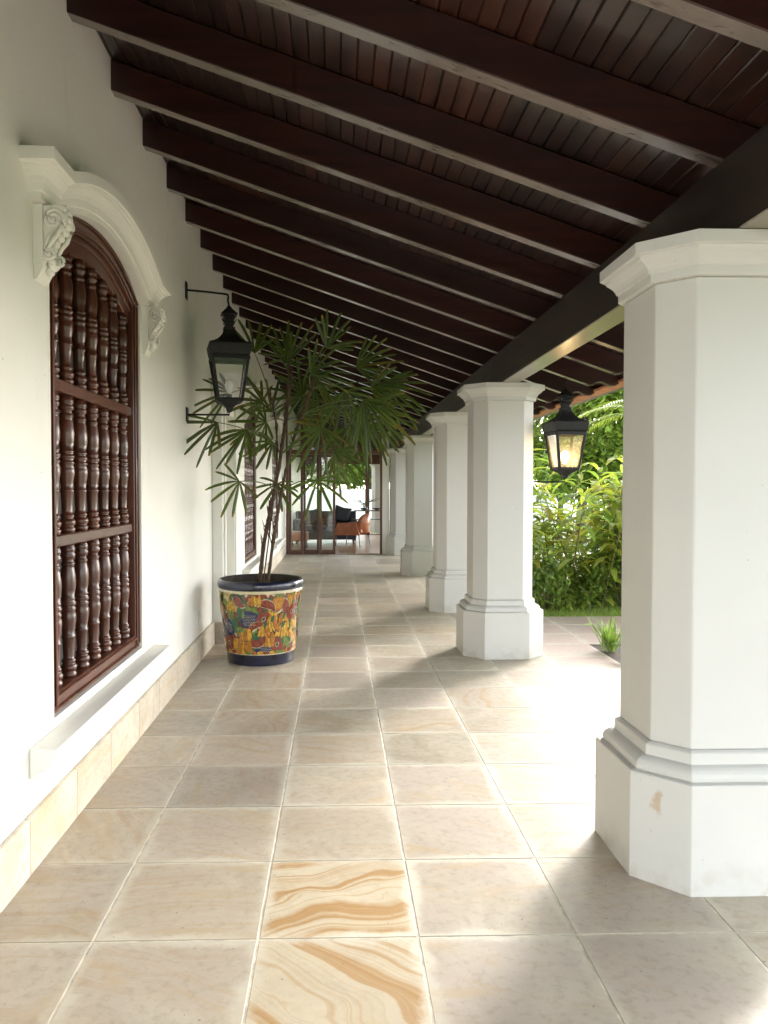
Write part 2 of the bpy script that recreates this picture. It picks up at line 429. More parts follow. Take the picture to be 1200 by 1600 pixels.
for (a, b, z0, zs, rise, dep) in openings:
    wall_strip(cur, a, 0, ZT, 0, ZT)
    if z0 > 0: wall_strip(a, b, 0, z0, 0, z0)
    n = 16 if rise else 1
    for i in range(n):
        ya, yb = a+(b-a)*i/n, a+(b-a)*(i+1)/n
        za, zb = arch_z(ya, a, b, zs, rise), arch_z(yb, a, b, zs, rise)
        wall_strip(ya, yb, za, ZT, zb, ZT)
        wb.quad((0, ya, za), (-dep, ya, za), (-dep, yb, zb), (0, yb, zb))
    wb.quad((0, a, z0), (-dep, a, z0), (-dep, a, zs), (0, a, zs))
    wb.quad((0, b, z0), (0, b, zs), (-dep, b, zs), (-dep, b, z0))
    if z0 > 0: wb.quad((0, a, z0), (0, b, z0), (-dep, b, z0), (-dep, a, z0))
    cur = b
wall_strip(cur, YD+9, 0, ZT, 0, ZT)
wb.quad((0, -1.2, 0), (0, -1.2, ZT), (-4, -1.2, ZT), (-4, -1.2, 0))
wb.quad((-.36, -1.2, 0), (-.36, -1.2, ZT), (-.36, YD+9, ZT), (-.36, YD+9, 0))
wb.build('wall', M['plaster'], house)
# skirting of sandstone pieces
sk = MB(); cut = False; y = -1.2; sr = random.Random(5)
while y < YD-.2:
    L = min(sr.uniform(.46, .56), YD-.14-y)
    segs = [(y, y+L-.003)]
    if y > 8.49 and not cut: sk.build('skirting', M['skirt'], house, bevel=.004); sk = MB(); cut = True
    if y < 7.22 < y+L: segs = [(y, 7.2)]
    if y > 7.19 and y < 8.5: y += L; continue
    for a, b in segs:
        if b-a < .02: continue
        n0 = len(sk.f); sk.box(.0005, WX*0+(-1.150-WX), a, b, 0, .215)
        tt = (sr.uniform(1.15, 1.32), sr.choice([0, .15, .25]), sr.random()*.4)
        ox, oy = sr.uniform(0, 50), sr.uniform(0, 50)
        for fi in range(n0, len(sk.f)):
            vs = [sk.v[i] for i in sk.f[fi]]
            sk.uv[fi] = [((v[1]-a)/(b-a)*.8+.1, .2+v[2]*2.5) for v in vs]
            sk.uv2[fi] = [(v[1]-a+ox+v[0], v[2]+oy) for v in vs]; sk.tint[fi] = tt
    y += L
sk.build('skirting', M['skirt'], house, bevel=.004)
# niche door with its surround
dj = MB()
dj.box(.0005, .10, 7.20, NY0-.0005, 0, 2.36)
dj.box(.0005, .10, NY1+.0005, 8.50, 0, 2.36)
dj.box(.0005, .098, NY0, NY1, NZ+.0005, 2.36)
dj.box(.0005, .15, 7.15, 8.55, 2.362, 2.43)
dj.box(.0005, .125, 7.17, 8.53, 2.432, 2.47)
dj.box(.1005, .118, 7.275, NY0-.01, .2, 2.35)
dj.box(.1005, .118, NY1+.01, 8.10, .2, 2.35)
dj.build('door_surround', M['moulding'], house, bevel=.006)
db = MB(); db.box(.02, .128, 7.175, 7.199, 0, .205)
for fi in range(6): db.tint[fi] = (.85, .1, .9); db.uv[fi] = [(.5,.5)]*4; db.uv2[fi] = [(db.v[i][0]*1+3, db.v[i][2]+9) for i in db.f[fi]]
db.build('skirting_return', M['skirt'], house, bevel=.004)
d2 = MB(); d2.box(-.20, -.16, NY0-.02, NY1+.02, 0, NZ+.02)
for z0, z1 in ((.2, .95), (1.08, 2.05)): d2.box(-.159, -.148, NY0+.12, NY1-.12, z0, z1)
d2.build('door', M['moulding'], house, bevel=.006)
# socket on the wall
tagm = MB(); tagm.box(0, .009, -.04, .04, -.06, .06); tagm.box(.0095, .0115, -.028, .028, -.045, .045)
sock = tagm.build('wall_socket', M['plastic'], None, bevel=.003, loc=(WX+.0005, 6.41, .367))
tag(sock, 'small white electrical outlet plate low on the plaster wall just before the potted palm', 'outlet')

# ---- window grille (built once at y0..y1 = 0..1.44, local x from wall plane)
BAL = [(0,.030),(.012,.034),(.03,.036),(.042,.030),(.05,.029),(.06,.036),(.085,.037),(.10,.030),(.11,.026),(.118,.031),(.13,.031),(.138,.026),(.16,.024),
       (.22,.026),(.29,.0275),(.300,.031),(.312,.031),(.322,.027),(.37,.030),(.43,.0355),(.47,.036),(.495,.030),(.505,.034),(.522,.034),(.53,.028),(.545,.035),
       (.565,.035),(.575,.028),(.585,.032),(.598,.032),(.606,.028),(.66,.034),(.72,.0365),(.77,.034),(.82,.029),(.836,.027),(.845,.031),(.857,.031),(.866,.026),
       (.89,.026),(.90,.033),(.925,.035),(.935,.029),(.945,.034),(.972,.034),(.985,.029),(1.0,.030)]
W = 1.44
FR = .085
def window():
    w = thing('window', (0, 0, 0))
    f = MB()
    xf, xb = -.018, -.115
    top = lambda y: arch_z(y, 0, W)
    # stiles and bottom rail, stepped profile (outer band + inner bead)
    f.box(xb, xf, .001, FR, Z0+.001, top(FR)-.001)
    f.box(xb, xf, W-FR, W-.001, Z0+.001, top(W-FR)-.001)
    f.box(xb, xf-.002, FR+.0005, W-FR-.0005, Z0+.001, Z0+FR)
    # arched head, swept
    N = 20
    for (o0, o1, x0, x1) in ((.001, FR, xb, xf+.001), (FR+.0005, FR+.03, xb, xf-.018), (FR-.03, FR-.012, xf+.0012, xf+.010), (.006, .022, xf+.0012, xf+.012)):
        rings = []
        for i in range(N+1):
            y = FR*.9 + (W-2*FR*.9)*i/N
            if o0 < FR*.6 and o1 < .04 or o0 == .001: y = .001+(W-.002)*i/N
            z = top(y)
            rings.append([(x0, y, z-o0), (x1, y, z-o0), (x1, y, z-o1), (x0, y, z-o1)])
        f.loft(rings)
    # raised beads on stiles
    for (a, b) in ((.008, .024), (FR-.026, FR-.01)):
        f.box(xf+.0005, xf+.011, a, b, Z0+.03, top(b)-.03)
        f.box(xf+.0005, xf+.011, W-b, W-a, Z0+.03, top(a)-.03)
    f.box(xf-.0015, xf+.010, .03, W-.03, Z0+.01, Z0+.026)
    f.box(xf-.0015, xf+.009, FR-.02, W-FR+.02, Z0+FR-.024, Z0+FR-.008)
    f.build('frame', M['grille'], w, bevel=.004)
    for z in (1.20, 1.88):
        r = MB(); r.box(-.100, -.032, FR+.001, W-FR-.001, z, z+.052); r.build('rail', M['grille'], w, bevel=.006)
    # spandrel board under the arch: scalloped in steps
    p = MB(); N = 24; rings = []
    for i in range(N+1):
        y = FR+.001 + (W-2*FR-.002)*i/N
        z = top(y)-FR-.012
        rings.append([(-.09, y, z), (-.045, y, z), (-.045, y, z-.085), (-.09, y, z-.085)])
    p.loft(rings); p.build('spandrel', M['grille'], w, bevel=.003)
    ys = [.19+.1815*k for k in range(7)]
    protos = {}
    for k, yb in enumerate(ys):
        for (za, zb) in ((Z0+FR-.002, 1.20), (1.252, 1.88), (1.932, None)):
            zt = zb if zb else top(yb)-FR-.09
            key = round(zt-za, 2)
            if key not in protos:
                b = MB(); h = zt-za
                b.lathe([(r, t*h) for t, r in BAL], n=14)
                o = b.build('baluster', M['grille'], w); protos[key] = o
            else:
                o = protos[key].copy(); COL.objects.link(o); o.parent = w
            o.location = (-.068, yb, za); o.rotation_euler = (0, 0, rnd.random()*6)
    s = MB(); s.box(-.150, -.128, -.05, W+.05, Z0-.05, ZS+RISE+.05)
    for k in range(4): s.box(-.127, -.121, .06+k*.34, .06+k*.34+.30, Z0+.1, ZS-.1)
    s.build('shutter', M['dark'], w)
    # stone sill on the wall below
    sl = MB()
    sl.prism([(.0006,.462),(.108,.457),(.108,.419),(.084,.419),(.084,.394),(.064,.394),(.064,.372),(.036,.372),(.036,.346),(.0006,.346)][::-1], 'y', -.264, W+.276)
    so = sl.build('sill', M['moulding'], w, bevel=.004)
    # hood moulding : profile swept along ear - arch - ear
    path = [(-.275, 2.556, 0, 1)]
    ya0, ya1 = -.02, W+.02
    path.append((ya0, 2.556, 0, 1))
    rise = .165; h = (ya1-ya0)/2; r = (h*h+rise*rise)/(2*rise); yc = (ya0+ya1)/2; zc = 2.556+rise-r
    aspan = math.asin(h/r); N = 22
    arc = []
    for i in range(N+1):
        a = -aspan + 2*aspan*i/N
        arc.append((yc+r*math.sin(a), zc+r*math.cos(a), math.sin(a), math.cos(a)))
    def mitre(nx, ny, mx, my):
        bx, by = nx+mx, ny+my; l = math.hypot(bx, by); bx /= l; by /= l
        c = bx*nx+by*ny
        return bx/c, by/c
    m0 = mitre(0, 1, arc[0][2], arc[0][3]); m1 = mitre(0, 1, arc[-1][2], arc[-1][3])
    path[1] = (arc[0][0], arc[0][1], *m0)
    path += arc[1:-1] + [(arc[-1][0], arc[-1][1], *m1), (W+.275, 2.556, 0, 1)]
    prof = [(0,.0006),(0,.050),(.028,.050),(.030,.058),(.040,.060),(.060,.064),(.080,.074),(.095,.088),(.102,.098),(.110,.100),(.112,.112),(.118,.114),(.120,.128),(.165,.128),(.168,.0006)]
    hm = MB(); rings = [[(x, y+ny*o, z+nz*o) for o, x in prof] for y, z, ny, nz in path]
    ea = [(x, -.205-(x-.05 if x > .01 else prof[min(max(k, 1), len(prof)-2)][1]-.05), 2.556+o) for k, (o, x) in enumerate(prof)]
    eb = [(x, W-yy, zz) for x, yy, zz in ea]
    rings[0] = ea; rings[-1] = eb
    rings = [[(-.006, yy, zz) for x, yy, zz in ea]] + rings + [[(-.006, yy, zz) for x, yy, zz in eb]]
    hm.loft(rings); hm.build('hood_moulding', M['moulding'], w, bevel=.003)
    # scroll corbels carrying the hood
    def corbel(yc0):
        c = MB()
        hw = .062; zt = 2.553; zb = 2.30
        c.box(.0006, .038, yc0-hw, yc0+hw, zb+.02, zt)
        c.prism([(.0008, zb+.0195), (.036, zb+.0195), (.030, zb), (.014, zb-.03), (.0008, zb-.035)], 'y', yc0-hw*.9, yc0+hw*.9)
        # body with an S front
        out = [(.0385, zt-.002), (.112, zt-.002)]
        for i in range(13):
            u = i/12
            out.append((.112 - .062*u + .014*math.sin(u*math.pi*2), zt-.004-(zt-zb-.06)*u))
        out.append((.0385, zb+.03))
        c.prism(out, 'y', yc0-hw*.82, yc0+hw*.82)
        for sgn in (-1, 1):
            yy = yc0+sgn*hw*.84
            def spiral(cx, cz, r0, turns, a0, d, rad):
                pts = []
                for i in range(int(18*turns)+1):
                    a = a0+d*2*math.pi*i/18
                    rr = r0*(1-i/(18*turns))**.8+.004
                    pts.append((cx+rr*math.cos(a), yy, cz+rr*math.sin(a)))
                c.tube(pts, rad, 6)
                c.ball((cx, yy, cz), .009, .008, .009)
            spiral(.078, zt-.055, .036, 2.0, -.6, 1, .0085)
            spiral(.060, zb+.066, .022, 1.6, 2.2, 1, .007)
            pts = [(.105, yy, zt-.08), (.092, yy, zt-.115), (.070, yy, zt-.14), (.058, yy, zt-.165), (.046, yy, zb+.075)]
            c.tube(pts, [.0085, .009, .009, .008, .007], 6)
            pts = [(.075, yy, zt-.10), (.058, yy, zt-.125), (.045, yy, zt-.16)]
            c.tube(pts, [.006, .007, .005], 6)
        cr = random.Random(3)
        for i in range(9):         # acanthus lobes on the front
            u = i/8
            fx = .112 - .062*u + .014*math.sin(u*math.pi*2)
            zz = zt-.02-(zt-zb-.07)*u
            for j in (-1, 0, 1):
                c.ball((fx+.004-.006*abs(j), yc0+j*.031, zz+abs(j)*.008), .013, .019, .019, 0, 7, 5)
        c.ball((.056, yc0, zb+.028), .022, .03, .02); c.ball((.044, yc0, zb+.008), .018, .024, .018)
        c.ball((.06, yc0-.026, zb+.04), .016, .014, .02); c.ball((.06, yc0+.026, zb+.04), .016, .014, .02)
        c.build('corbel', M['moulding'], w)
    corbel(-.105); corbel(W+.105)
    return w
w0 = window(); w0.parent = house; w0.location = (0, WINS[0][0], 0)
w0['label'] = 'nearest arched window with a grille of turned dark wooden balusters'
for a, b in WINS[1:]:
    c = copy_tree(w0, house); c.location = (0, a, 0)
    c['label'] = 'middle grille window behind the palm stems' if a < 12 else 'farthest grille window beside the glass door'

# ------------------------------------------------------------------ pillars
def octring(h, c, d, z):
    """chamfered square of half size h and chamfer leg c, inset by d"""
    hh = h-d; cc = c-d*.586; a = hh-cc
    return [(a,-hh,z),(hh,-a,z),(hh,a,z),(a,hh,z),(-a,hh,z),(-hh,a,z),(-hh,-a,z),(-a,-hh,z)]
PH, PC, ZC = .352, .160, 2.355
PX = 1.447
def pillar(y, label):
    p = thing('pillar', (PX, y, 0), label, 'pillar', 'white octagonal veranda pillars')
    def part(name, prof):
        b = MB(); b.loft([octring(PH, PC, d, z) for d, z in prof])
        return b.build(name, M['pillar'], p, bevel=.005, seg=2)
    part('base', [(0, .0), (0, .397), (.004, .401), (.029, .403), (.026, .410), (.026, .420), (.030, .430), (.038, .439), (.049, .446), (.062, .450), (.070, .451), (.070, .488), (.0745, .493), (.0885, .499)])
    part('shaft', [(.090, .4995), (.090, 2.2150)])
    part('capital', [(.0885, 2.2155), (.070, 2.217), (.068, 2.219), (.068, 2.249), (.060, 2.252), (.057, 2.262), (.048, 2.275), (.036, 2.285), (.026, 2.292), (.020, 2.300), (.018, 2.308), (.002, 2.310), (0, 2.312), (0, ZC)])
    return p
PY = [2.998, 6.80, 9.262, 13.12, 17.12]
p0 = pillar(PY[0], 'nearest and largest white octagonal pillar, cut by the right edge, brown stain on its base')
for y, lb in zip(PY[1:], ('white octagonal pillar beside the lit hanging lantern, second from the camera', 'white octagonal pillar just behind the one beside the lit lantern',
                          'white octagonal pillar second from the glass door end of the row', 'farthest white octagonal pillar right next to the glass door frame')):
    c = copy_tree(p0); c.location = (PX, y, 0); c['label'] = lb
c = copy_tree(p0); c.location = (PX, 26.2, 0); c['label'] = 'white pillar seen through the open glass door at the far end of the lounge'

# ------------------------------------------------------------------ roof
RY0, RY1 = -5.5, 25.5
roof = thing('veranda_roof', (PX, RY0, ZC), 'sloping dark brown timber veranda roof with exposed rafters and clay tile eave', 'roof')
roof.location = (0, 0, 0)
# rafters: profile in (x, z) with an ogee tail
def rafter_mesh():
    b = MB()
    xa, xe = WX-.10, 2.50
    lo = lambda x: ZR(x)
    hi = lambda x: ZR(x)+.158
    pts = [(xa, lo(xa)), (2.18, lo(2.18))]
    tail = [(2.21, -.004), (2.25, .018), (2.28, .048), (2.32, .066), (2.36, .060), (2.40, .058), (2.44, .072), (2.47, .10), (2.485, .13)]
    pts += [(x, lo(x)+d) for x, d in tail]
    pts += [(xe, hi(xe)), (xa, hi(xa))]
    b.prism(pts, 'y', 0, .075)
    b.m[0] = 1          # lower face gets the paler colour with floor light painted in
    return b
raft = None; ys = []
y = 3.42-.65*13
rr = random.Random(4)
while y < RY1-.1: ys.append(y); y += .65
for i, y in enumerate(ys):
    if raft is None:
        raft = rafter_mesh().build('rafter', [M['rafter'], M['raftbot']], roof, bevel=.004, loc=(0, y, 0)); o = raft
    else:
        o = raft.copy(); COL.objects.link(o); o.parent = roof
    o.location = (0, y, rr.uniform(-.003, .003)); 
# boards running along the veranda
bd = MB(); br = random.Random(11)
cs = math.sqrt(1+SL*SL)
x = WX-.12; bw = .073/cs
joints = [RY0] + [q+.0375 for q in ys if RY0+.2 < q+.0375 < RY1-.2] + [RY1]
left = 0
while x < 2.58:
    if left <= 0:               # a batch of boards of the same timber, butted over the same rafters
        left = br.randint(3, 9); cuts = [0]; k = br.randint(1, 4)
        while k < len(joints)-1: cuts.append(k); k += br.choice([2, 3, 3, 4])
        cuts.append(len(joints)-1)
        tone = []
        for c_ in cuts[:-1]:
            q = br.random(); tone.append((br.uniform(.7, 1.15), br.uniform(.55, 1.) if q > .72 else (br.uniform(.1, .35) if q > .45 else 0.)))
    left -= 1
    for si in range(len(cuts)-1):
        ya, yb = joints[cuts[si]], joints[cuts[si+1]]
        x0, x1 = x+.0012, x+bw-.0012
        z0, z1 = ZR(x0)+.1585, ZR(x1)+.1585
        jz = br.uniform(0, .0012); g = .0045
        n0 = len(bd.f)
        prof = [(x0, z0+.012), (x0, z0+.004+jz), (x0+g, z0-g*.34+jz), (x1-g, z1+g*.34+jz), (x1, z1+.004+jz), (x1, z1+.012)]
        bd.loft([[(px, ya+.0012, pz) for px, pz in prof], [(px, yb-.0012, pz) for px, pz in prof]])
        L_, r_ = tone[si]
        tt = (L_*br.uniform(.8, 1.25), min(1, max(0, r_*br.uniform(.6, 1.3))), 0)
        for fi in range(n0, len(bd.f)): bd.tint[fi] = tt
    x += bw
bd.build('board_ceiling', M['boards'], roof)
# clay barrel tiles
tm = MB(); per = .235; cols = int((RY1-RY0)/per*6)
prof = []
for i in range(cols+1):
    yy = RY0+(RY1-RY0)*i/cols
    prof.append((yy, .030+.036*math.sin(2*math.pi*yy/per)))
xr = [WX-.15, -.4, .4, 1.2, 2.0, 2.40, 2.62]
rings = [[(x, yy, ZR(x)+.178+o+.012) for yy, o in prof] for x in xr]
tm.loft(rings, 0, False, False, True)
rings = [[(x, yy, ZR(x)+.178+o+.026) for yy, o in prof] for x in xr]
tm.loft([list(r) for r in rings][::-1], 0, False, False, True)
tm.loft([[(2.62, yy, ZR(2.62)+.190+o) for yy, o in prof], [(2.62, yy, ZR(2.62)+.204+o) for yy, o in prof]], 0, False, False, True)
# second course of tile lips over the edge and the mortar bed under the troughs
tm.box(2.46, 2.60, RY0, RY1, ZR(2.6)+.155, ZR(2.6)+.176)
tm.build('clay_tiles', M['tile'], roof)
# sheet above the boards keeps daylight out
sh = MB(); sh.quad((WX-.15, RY0, ZR(WX-.15)+.1745), (2.58, RY0, ZR(2.58)+.1745), (2.58, RY1, ZR(2.58)+.1745), (WX-.15, RY1, ZR(WX-.15)+.1745))
sh.build('roof_felt', M['dark'], roof)
# long beam on the pillars
bm_ = MB(); x0, x1 = 1.395, 1.545
segs = [RY0, PY[1], PY[3], 26.0]
for a, b in zip(segs[:-1], segs[1:]):
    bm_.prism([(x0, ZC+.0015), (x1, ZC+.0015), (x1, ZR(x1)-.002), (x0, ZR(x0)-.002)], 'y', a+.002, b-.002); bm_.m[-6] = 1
bm_.build('beam', [M['beam'], M['beambot']], roof, bevel=.005)

# ------------------------------------------------------------------ lanterns
def sq(w, z, c=(0,0)):
    h = w/2; return [(c[0]-h, c[1]-h, z), (c[0]+h, c[1]-h, z), (c[0]+h, c[1]+h, z), (c[0]-h, c[1]+h, z)]
def lantern(name, loc, rz, s, label, lit):
    """origin at the tip of the finial"""
    L = thing(name, loc, label, 'lantern', None)
    body = MB()
    lv = [(.012,-.0),(.05,-.03),(.115,-.066),(.125,-.07),(.125,-.077),(.075,-.082),(.072,-.09),(.094,-.094),(.094,-.102),(.07,-.108),(.066,-.128),(.085,-.133),(.085,-.145),(.066,-.150),(.064,-.172),
          (.090,-.176),(.090,-.184),(.085,-.19),(.092,-.21),(.112,-.232),(.145,-.255),(.19,-.277),(.245,-.295),(.32,-.312),(.325,-.318),(.322,-.335),(.305,-.385),(.292,-.398),(.280,-.405)]
    body.loft([sq(w*s, z*s) for w, z in lv][::-1])
    for k in range(8):           # cresting spikes round the neck
        a = k*math.pi/4
        body.tube([(.042*s*math.cos(a), .042*s*math.sin(a), -.13*s), (.060*s*math.cos(a), .060*s*math.sin(a), -.10*s)], [.006*s, .003*s], 5)
    Mx = Matrix.Rotation(rz, 4, 'Z')
    def rot(mb): mb.v = [tuple(Mx @ Vector(p)) for p in mb.v]
    rot(body); body.build('lantern_roof', M['iron'], L, bevel=.002)
    fr_ = MB(); zt, zb = -.405*s, -.745*s; wt, wb_ = .275*s, .178*s
    for sx in (-1, 1):
        for sy in (-1, 1):
            b = .011*s
            r0 = [(sx*wt/2+dx, sy*wt/2+dy, zt) for dx, dy in ((-b,-b),(b,-b),(b,b),(-b,b))]
            r1 = [(sx*wb_/2+dx, sy*wb_/2+dy, zb) for dx, dy in ((-b,-b),(b,-b),(b,b),(-b,b))]
            fr_.loft([r1, r0])
    for (w, za, zb2) in ((wt, zt+.001, zt-.028*s), (wb_+.006*s, zb+.020*s, zb)):
        h = w/2; q = .012*s
        for sgn in (-1, 1):
            fr_.box(-h, h, sgn*h-q, sgn*h+q, zb2, za); fr_.box(sgn*h-q, sgn*h+q, -h, h, zb2+.0003, za-.0003)
    fr_.loft([sq(w*s, z*s) for w, z in ((.03, -.83), (.045, -.815), (.05, -.80), (.10, -.775), (.155, -.760), (.196, -.752), (.196, -.7455))])
    rot(fr_); fr_.build('frame', M['iron'], L, bevel=.0015)
    gl = MB(); i0 = .006*s
    for k in range(4):
        a = k*math.pi/2; c_, s_ = math.cos(a), math.sin(a)
        P = lambda x, y, z: (x*c_-y*s_, x*s_+y*c_, z)
        gl.quad(P(-wt/2, -wt/2+i0, zt-.02*s), P(wt/2, -wt/2+i0, zt-.02*s), P(wb_/2, -wb_/2+i0, zb+.01*s), P(-wb_/2, -wb_/2+i0, zb+.01*s))
    rot(gl); gl.build('glass', M['lampglasslit' if lit else 'lampglass'], L)
    bb = MB(); zc = -.745*s
    bb.lathe([(.02*s, 0), (.022*s, .05*s), (.018*s, .055*s)], (0, 0, zc), 10); bb.build('socket', M['iron'], L)
    b2 = MB(); b2.lathe([(.012*s, .055*s), (.018*s, .07*s), (.032*s, .10*s), (.036*s, .125*s), (.031*s, .15*s), (.018*s, .166*s), (.004*s, .17*s)], (0, 0, zc), 14)
    b2.build('bulb', M['bulb' if lit else 'bulboff'], L)
    return L
def T(L, p): return tuple(a-b for a, b in zip(p, L.location))
l1 = lantern('wall_lantern', (-.842, 6.02, 2.884), R(13), 1.0, 'unlit black iron lantern held out from the white wall in front of the palm', False)
br_ = MB()
br_.box(WX+.001, WX+.009, 5.985, 6.055, 2.93, 3.06)
br_.tube([(WX+.005, 6.02, 3.0), (-1.0, 6.02, 2.985), (-.87, 6.02, 2.97), (-.850, 6.02, 2.965), (-.846, 6.02, 2.945), (-.850, 6.02, 2.925), (-.846, 6.02, 2.905), (-.842, 6.02, 2.878)], .0085, 6)
br_.v = [T(l1, p) for p in br_.v]; br_.build('bracket', M['iron'], l1); br_ = MB()
br_.box(WX+.001, WX+.009, 5.985, 6.055, 1.98, 2.09)
br_.tube([(WX+.005, 6.02, 2.035), (-.842, 6.02, 2.035), (-.842, 6.02, 2.06)], .0085, 6)
br_.v = [T(l1, p) for p in br_.v]; br_.build('bracket', M['iron'], l1)
l2 = lantern('hanging_lantern', (2.005, 6.70, 2.338), R(7), .955, 'lit black iron lantern hanging by a chain from the eave beside the second pillar', True)
b_ = MB()
zc = ZR(2.005); z = 2.335
kk = 0
while z < zc+.01:       # chain links
    pts = [(2.005+(.007*math.cos(a) if kk % 2 else 0), 6.70+(0 if kk % 2 else .007*math.cos(a)), z+.014+.014*math.sin(a)) for a in [i*math.pi/4 for i in range(9)]]
    b_.tube(pts, .0022, 5); z += .022; kk += 1
b_.v = [T(l2, p) for p in b_.v]; b_.build('chain', M['iron'], l2)
b_ = MB(); b_.tube([(1.70, 6.74, 1.518), (2.005, 6.70, 1.518), (2.005, 6.70, 1.55)], .008, 6); b_.box(1.703, 1.713, 6.70, 6.78, 1.48, 1.60)
b_.v = [T(l2, p) for p in b_.v]; b_.build('bracket', M['iron'], l2)

# ------------------------------------------------------------------ talavera pot
pot = thing('flower_pot', (-.655, 6.52, 0), 'hand painted fruit pattern ceramic flower pot with cobalt blue rim on the veranda floor', 'flower pot')
RB, RT, HP = .282, .345, .70
rad = lambda z: RB + (RT-RB)*(z/.60)
body = MB()
NS = 56
body.lathe([(RB-.012, 0), (RB-.004, .004), (RB, .02), (RB+.004, .088), (RB+.008, .094)], n=NS, m=1, cap=False)
body.lathe([(RB+.008, .094), (RB+.014, .096), (RB+.014, .101), (rad(.104), .104)], n=NS, m=0, cap=False)
body.lathe([(rad(z), z) for z in [.104+.496*i/16 for i in range(17)]], n=NS, m=0, cap=False)
body.lathe([(rad(.60), .60), (RT+.010, .603), (RT+.013, .609), (RT+.012, .616), (RT+.004, .620), (RT+.004, .625)], n=NS, m=0, cap=False)
# painted fruit as thin glaze patches on the curved side
pr = random.Random(9)
lay = [0.0010]; lev = [0]
MI = ['talavera', 'cobalt', 'gyellow', 'gorange', 'gred', 'ggreen', 'gdgreen', 'gblue', 'gcream', 'gblack', 'gbrown']
mi = {k: i for i, k in enumerate(MI)}
def blob(th, z, shape, rot, sx, sz, m, off=0.):
    """shape: list of (x, y) outline in unit space, centred; drawn on the cone"""
    ca, sa = math.cos(rot), math.sin(rot)
    lay[0] += .0003
    n = len(body.v); rings = (.0, .34, .67, 1.)
    K = len(shape)
    def put(x, y):
        u = (x*sx*ca - y*sz*sa); w = (x*sx*sa + y*sz*ca)
        zz = min(max(z+w, .102), .602)
        r = rad(zz)+lay[0]+off+.0006
        a = th + u/rad(zz)
        body.v.append((r*math.cos(a), r*math.sin(a), zz))
    put(0, 0)
    for q in rings[1:]:
        for x, y in shape: put(x*q, y*q)
    for j in range(K):
        body.face((n, n+1+j, n+1+(j+1) % K), m, True)
        for r_ in range(2):
            a = n+1+r_*K+j; b = n+1+r_*K+(j+1) % K
            body.face((a, a+K, b+K, b), m, True)
circ = [(math.cos(a), math.sin(a)) for a in [2*math.pi*i/14 for i in range(14)]]
half = [(math.cos(a), math.sin(a)-.4) for a in [math.pi*i/10 for i in range(11)]]
pear = [(math.cos(a)*(1-.35*max(math.sin(a), 0)), math.sin(a)*1.25) for a in [2*math.pi*i/16 for i in range(16)]]
leafs = [(math.cos(a)*abs(math.cos(a))**.5*1., math.sin(a)*.45) for a in [2*math.pi*i/12 for i in range(12)]]
ban = [(-1,.1),(-.6,.55),(0,.72),(.6,.55),(1,.1),(.95,-.05),(.5,.15),(0,.22),(-.5,.15),(-.95,-.05)]
spots = []
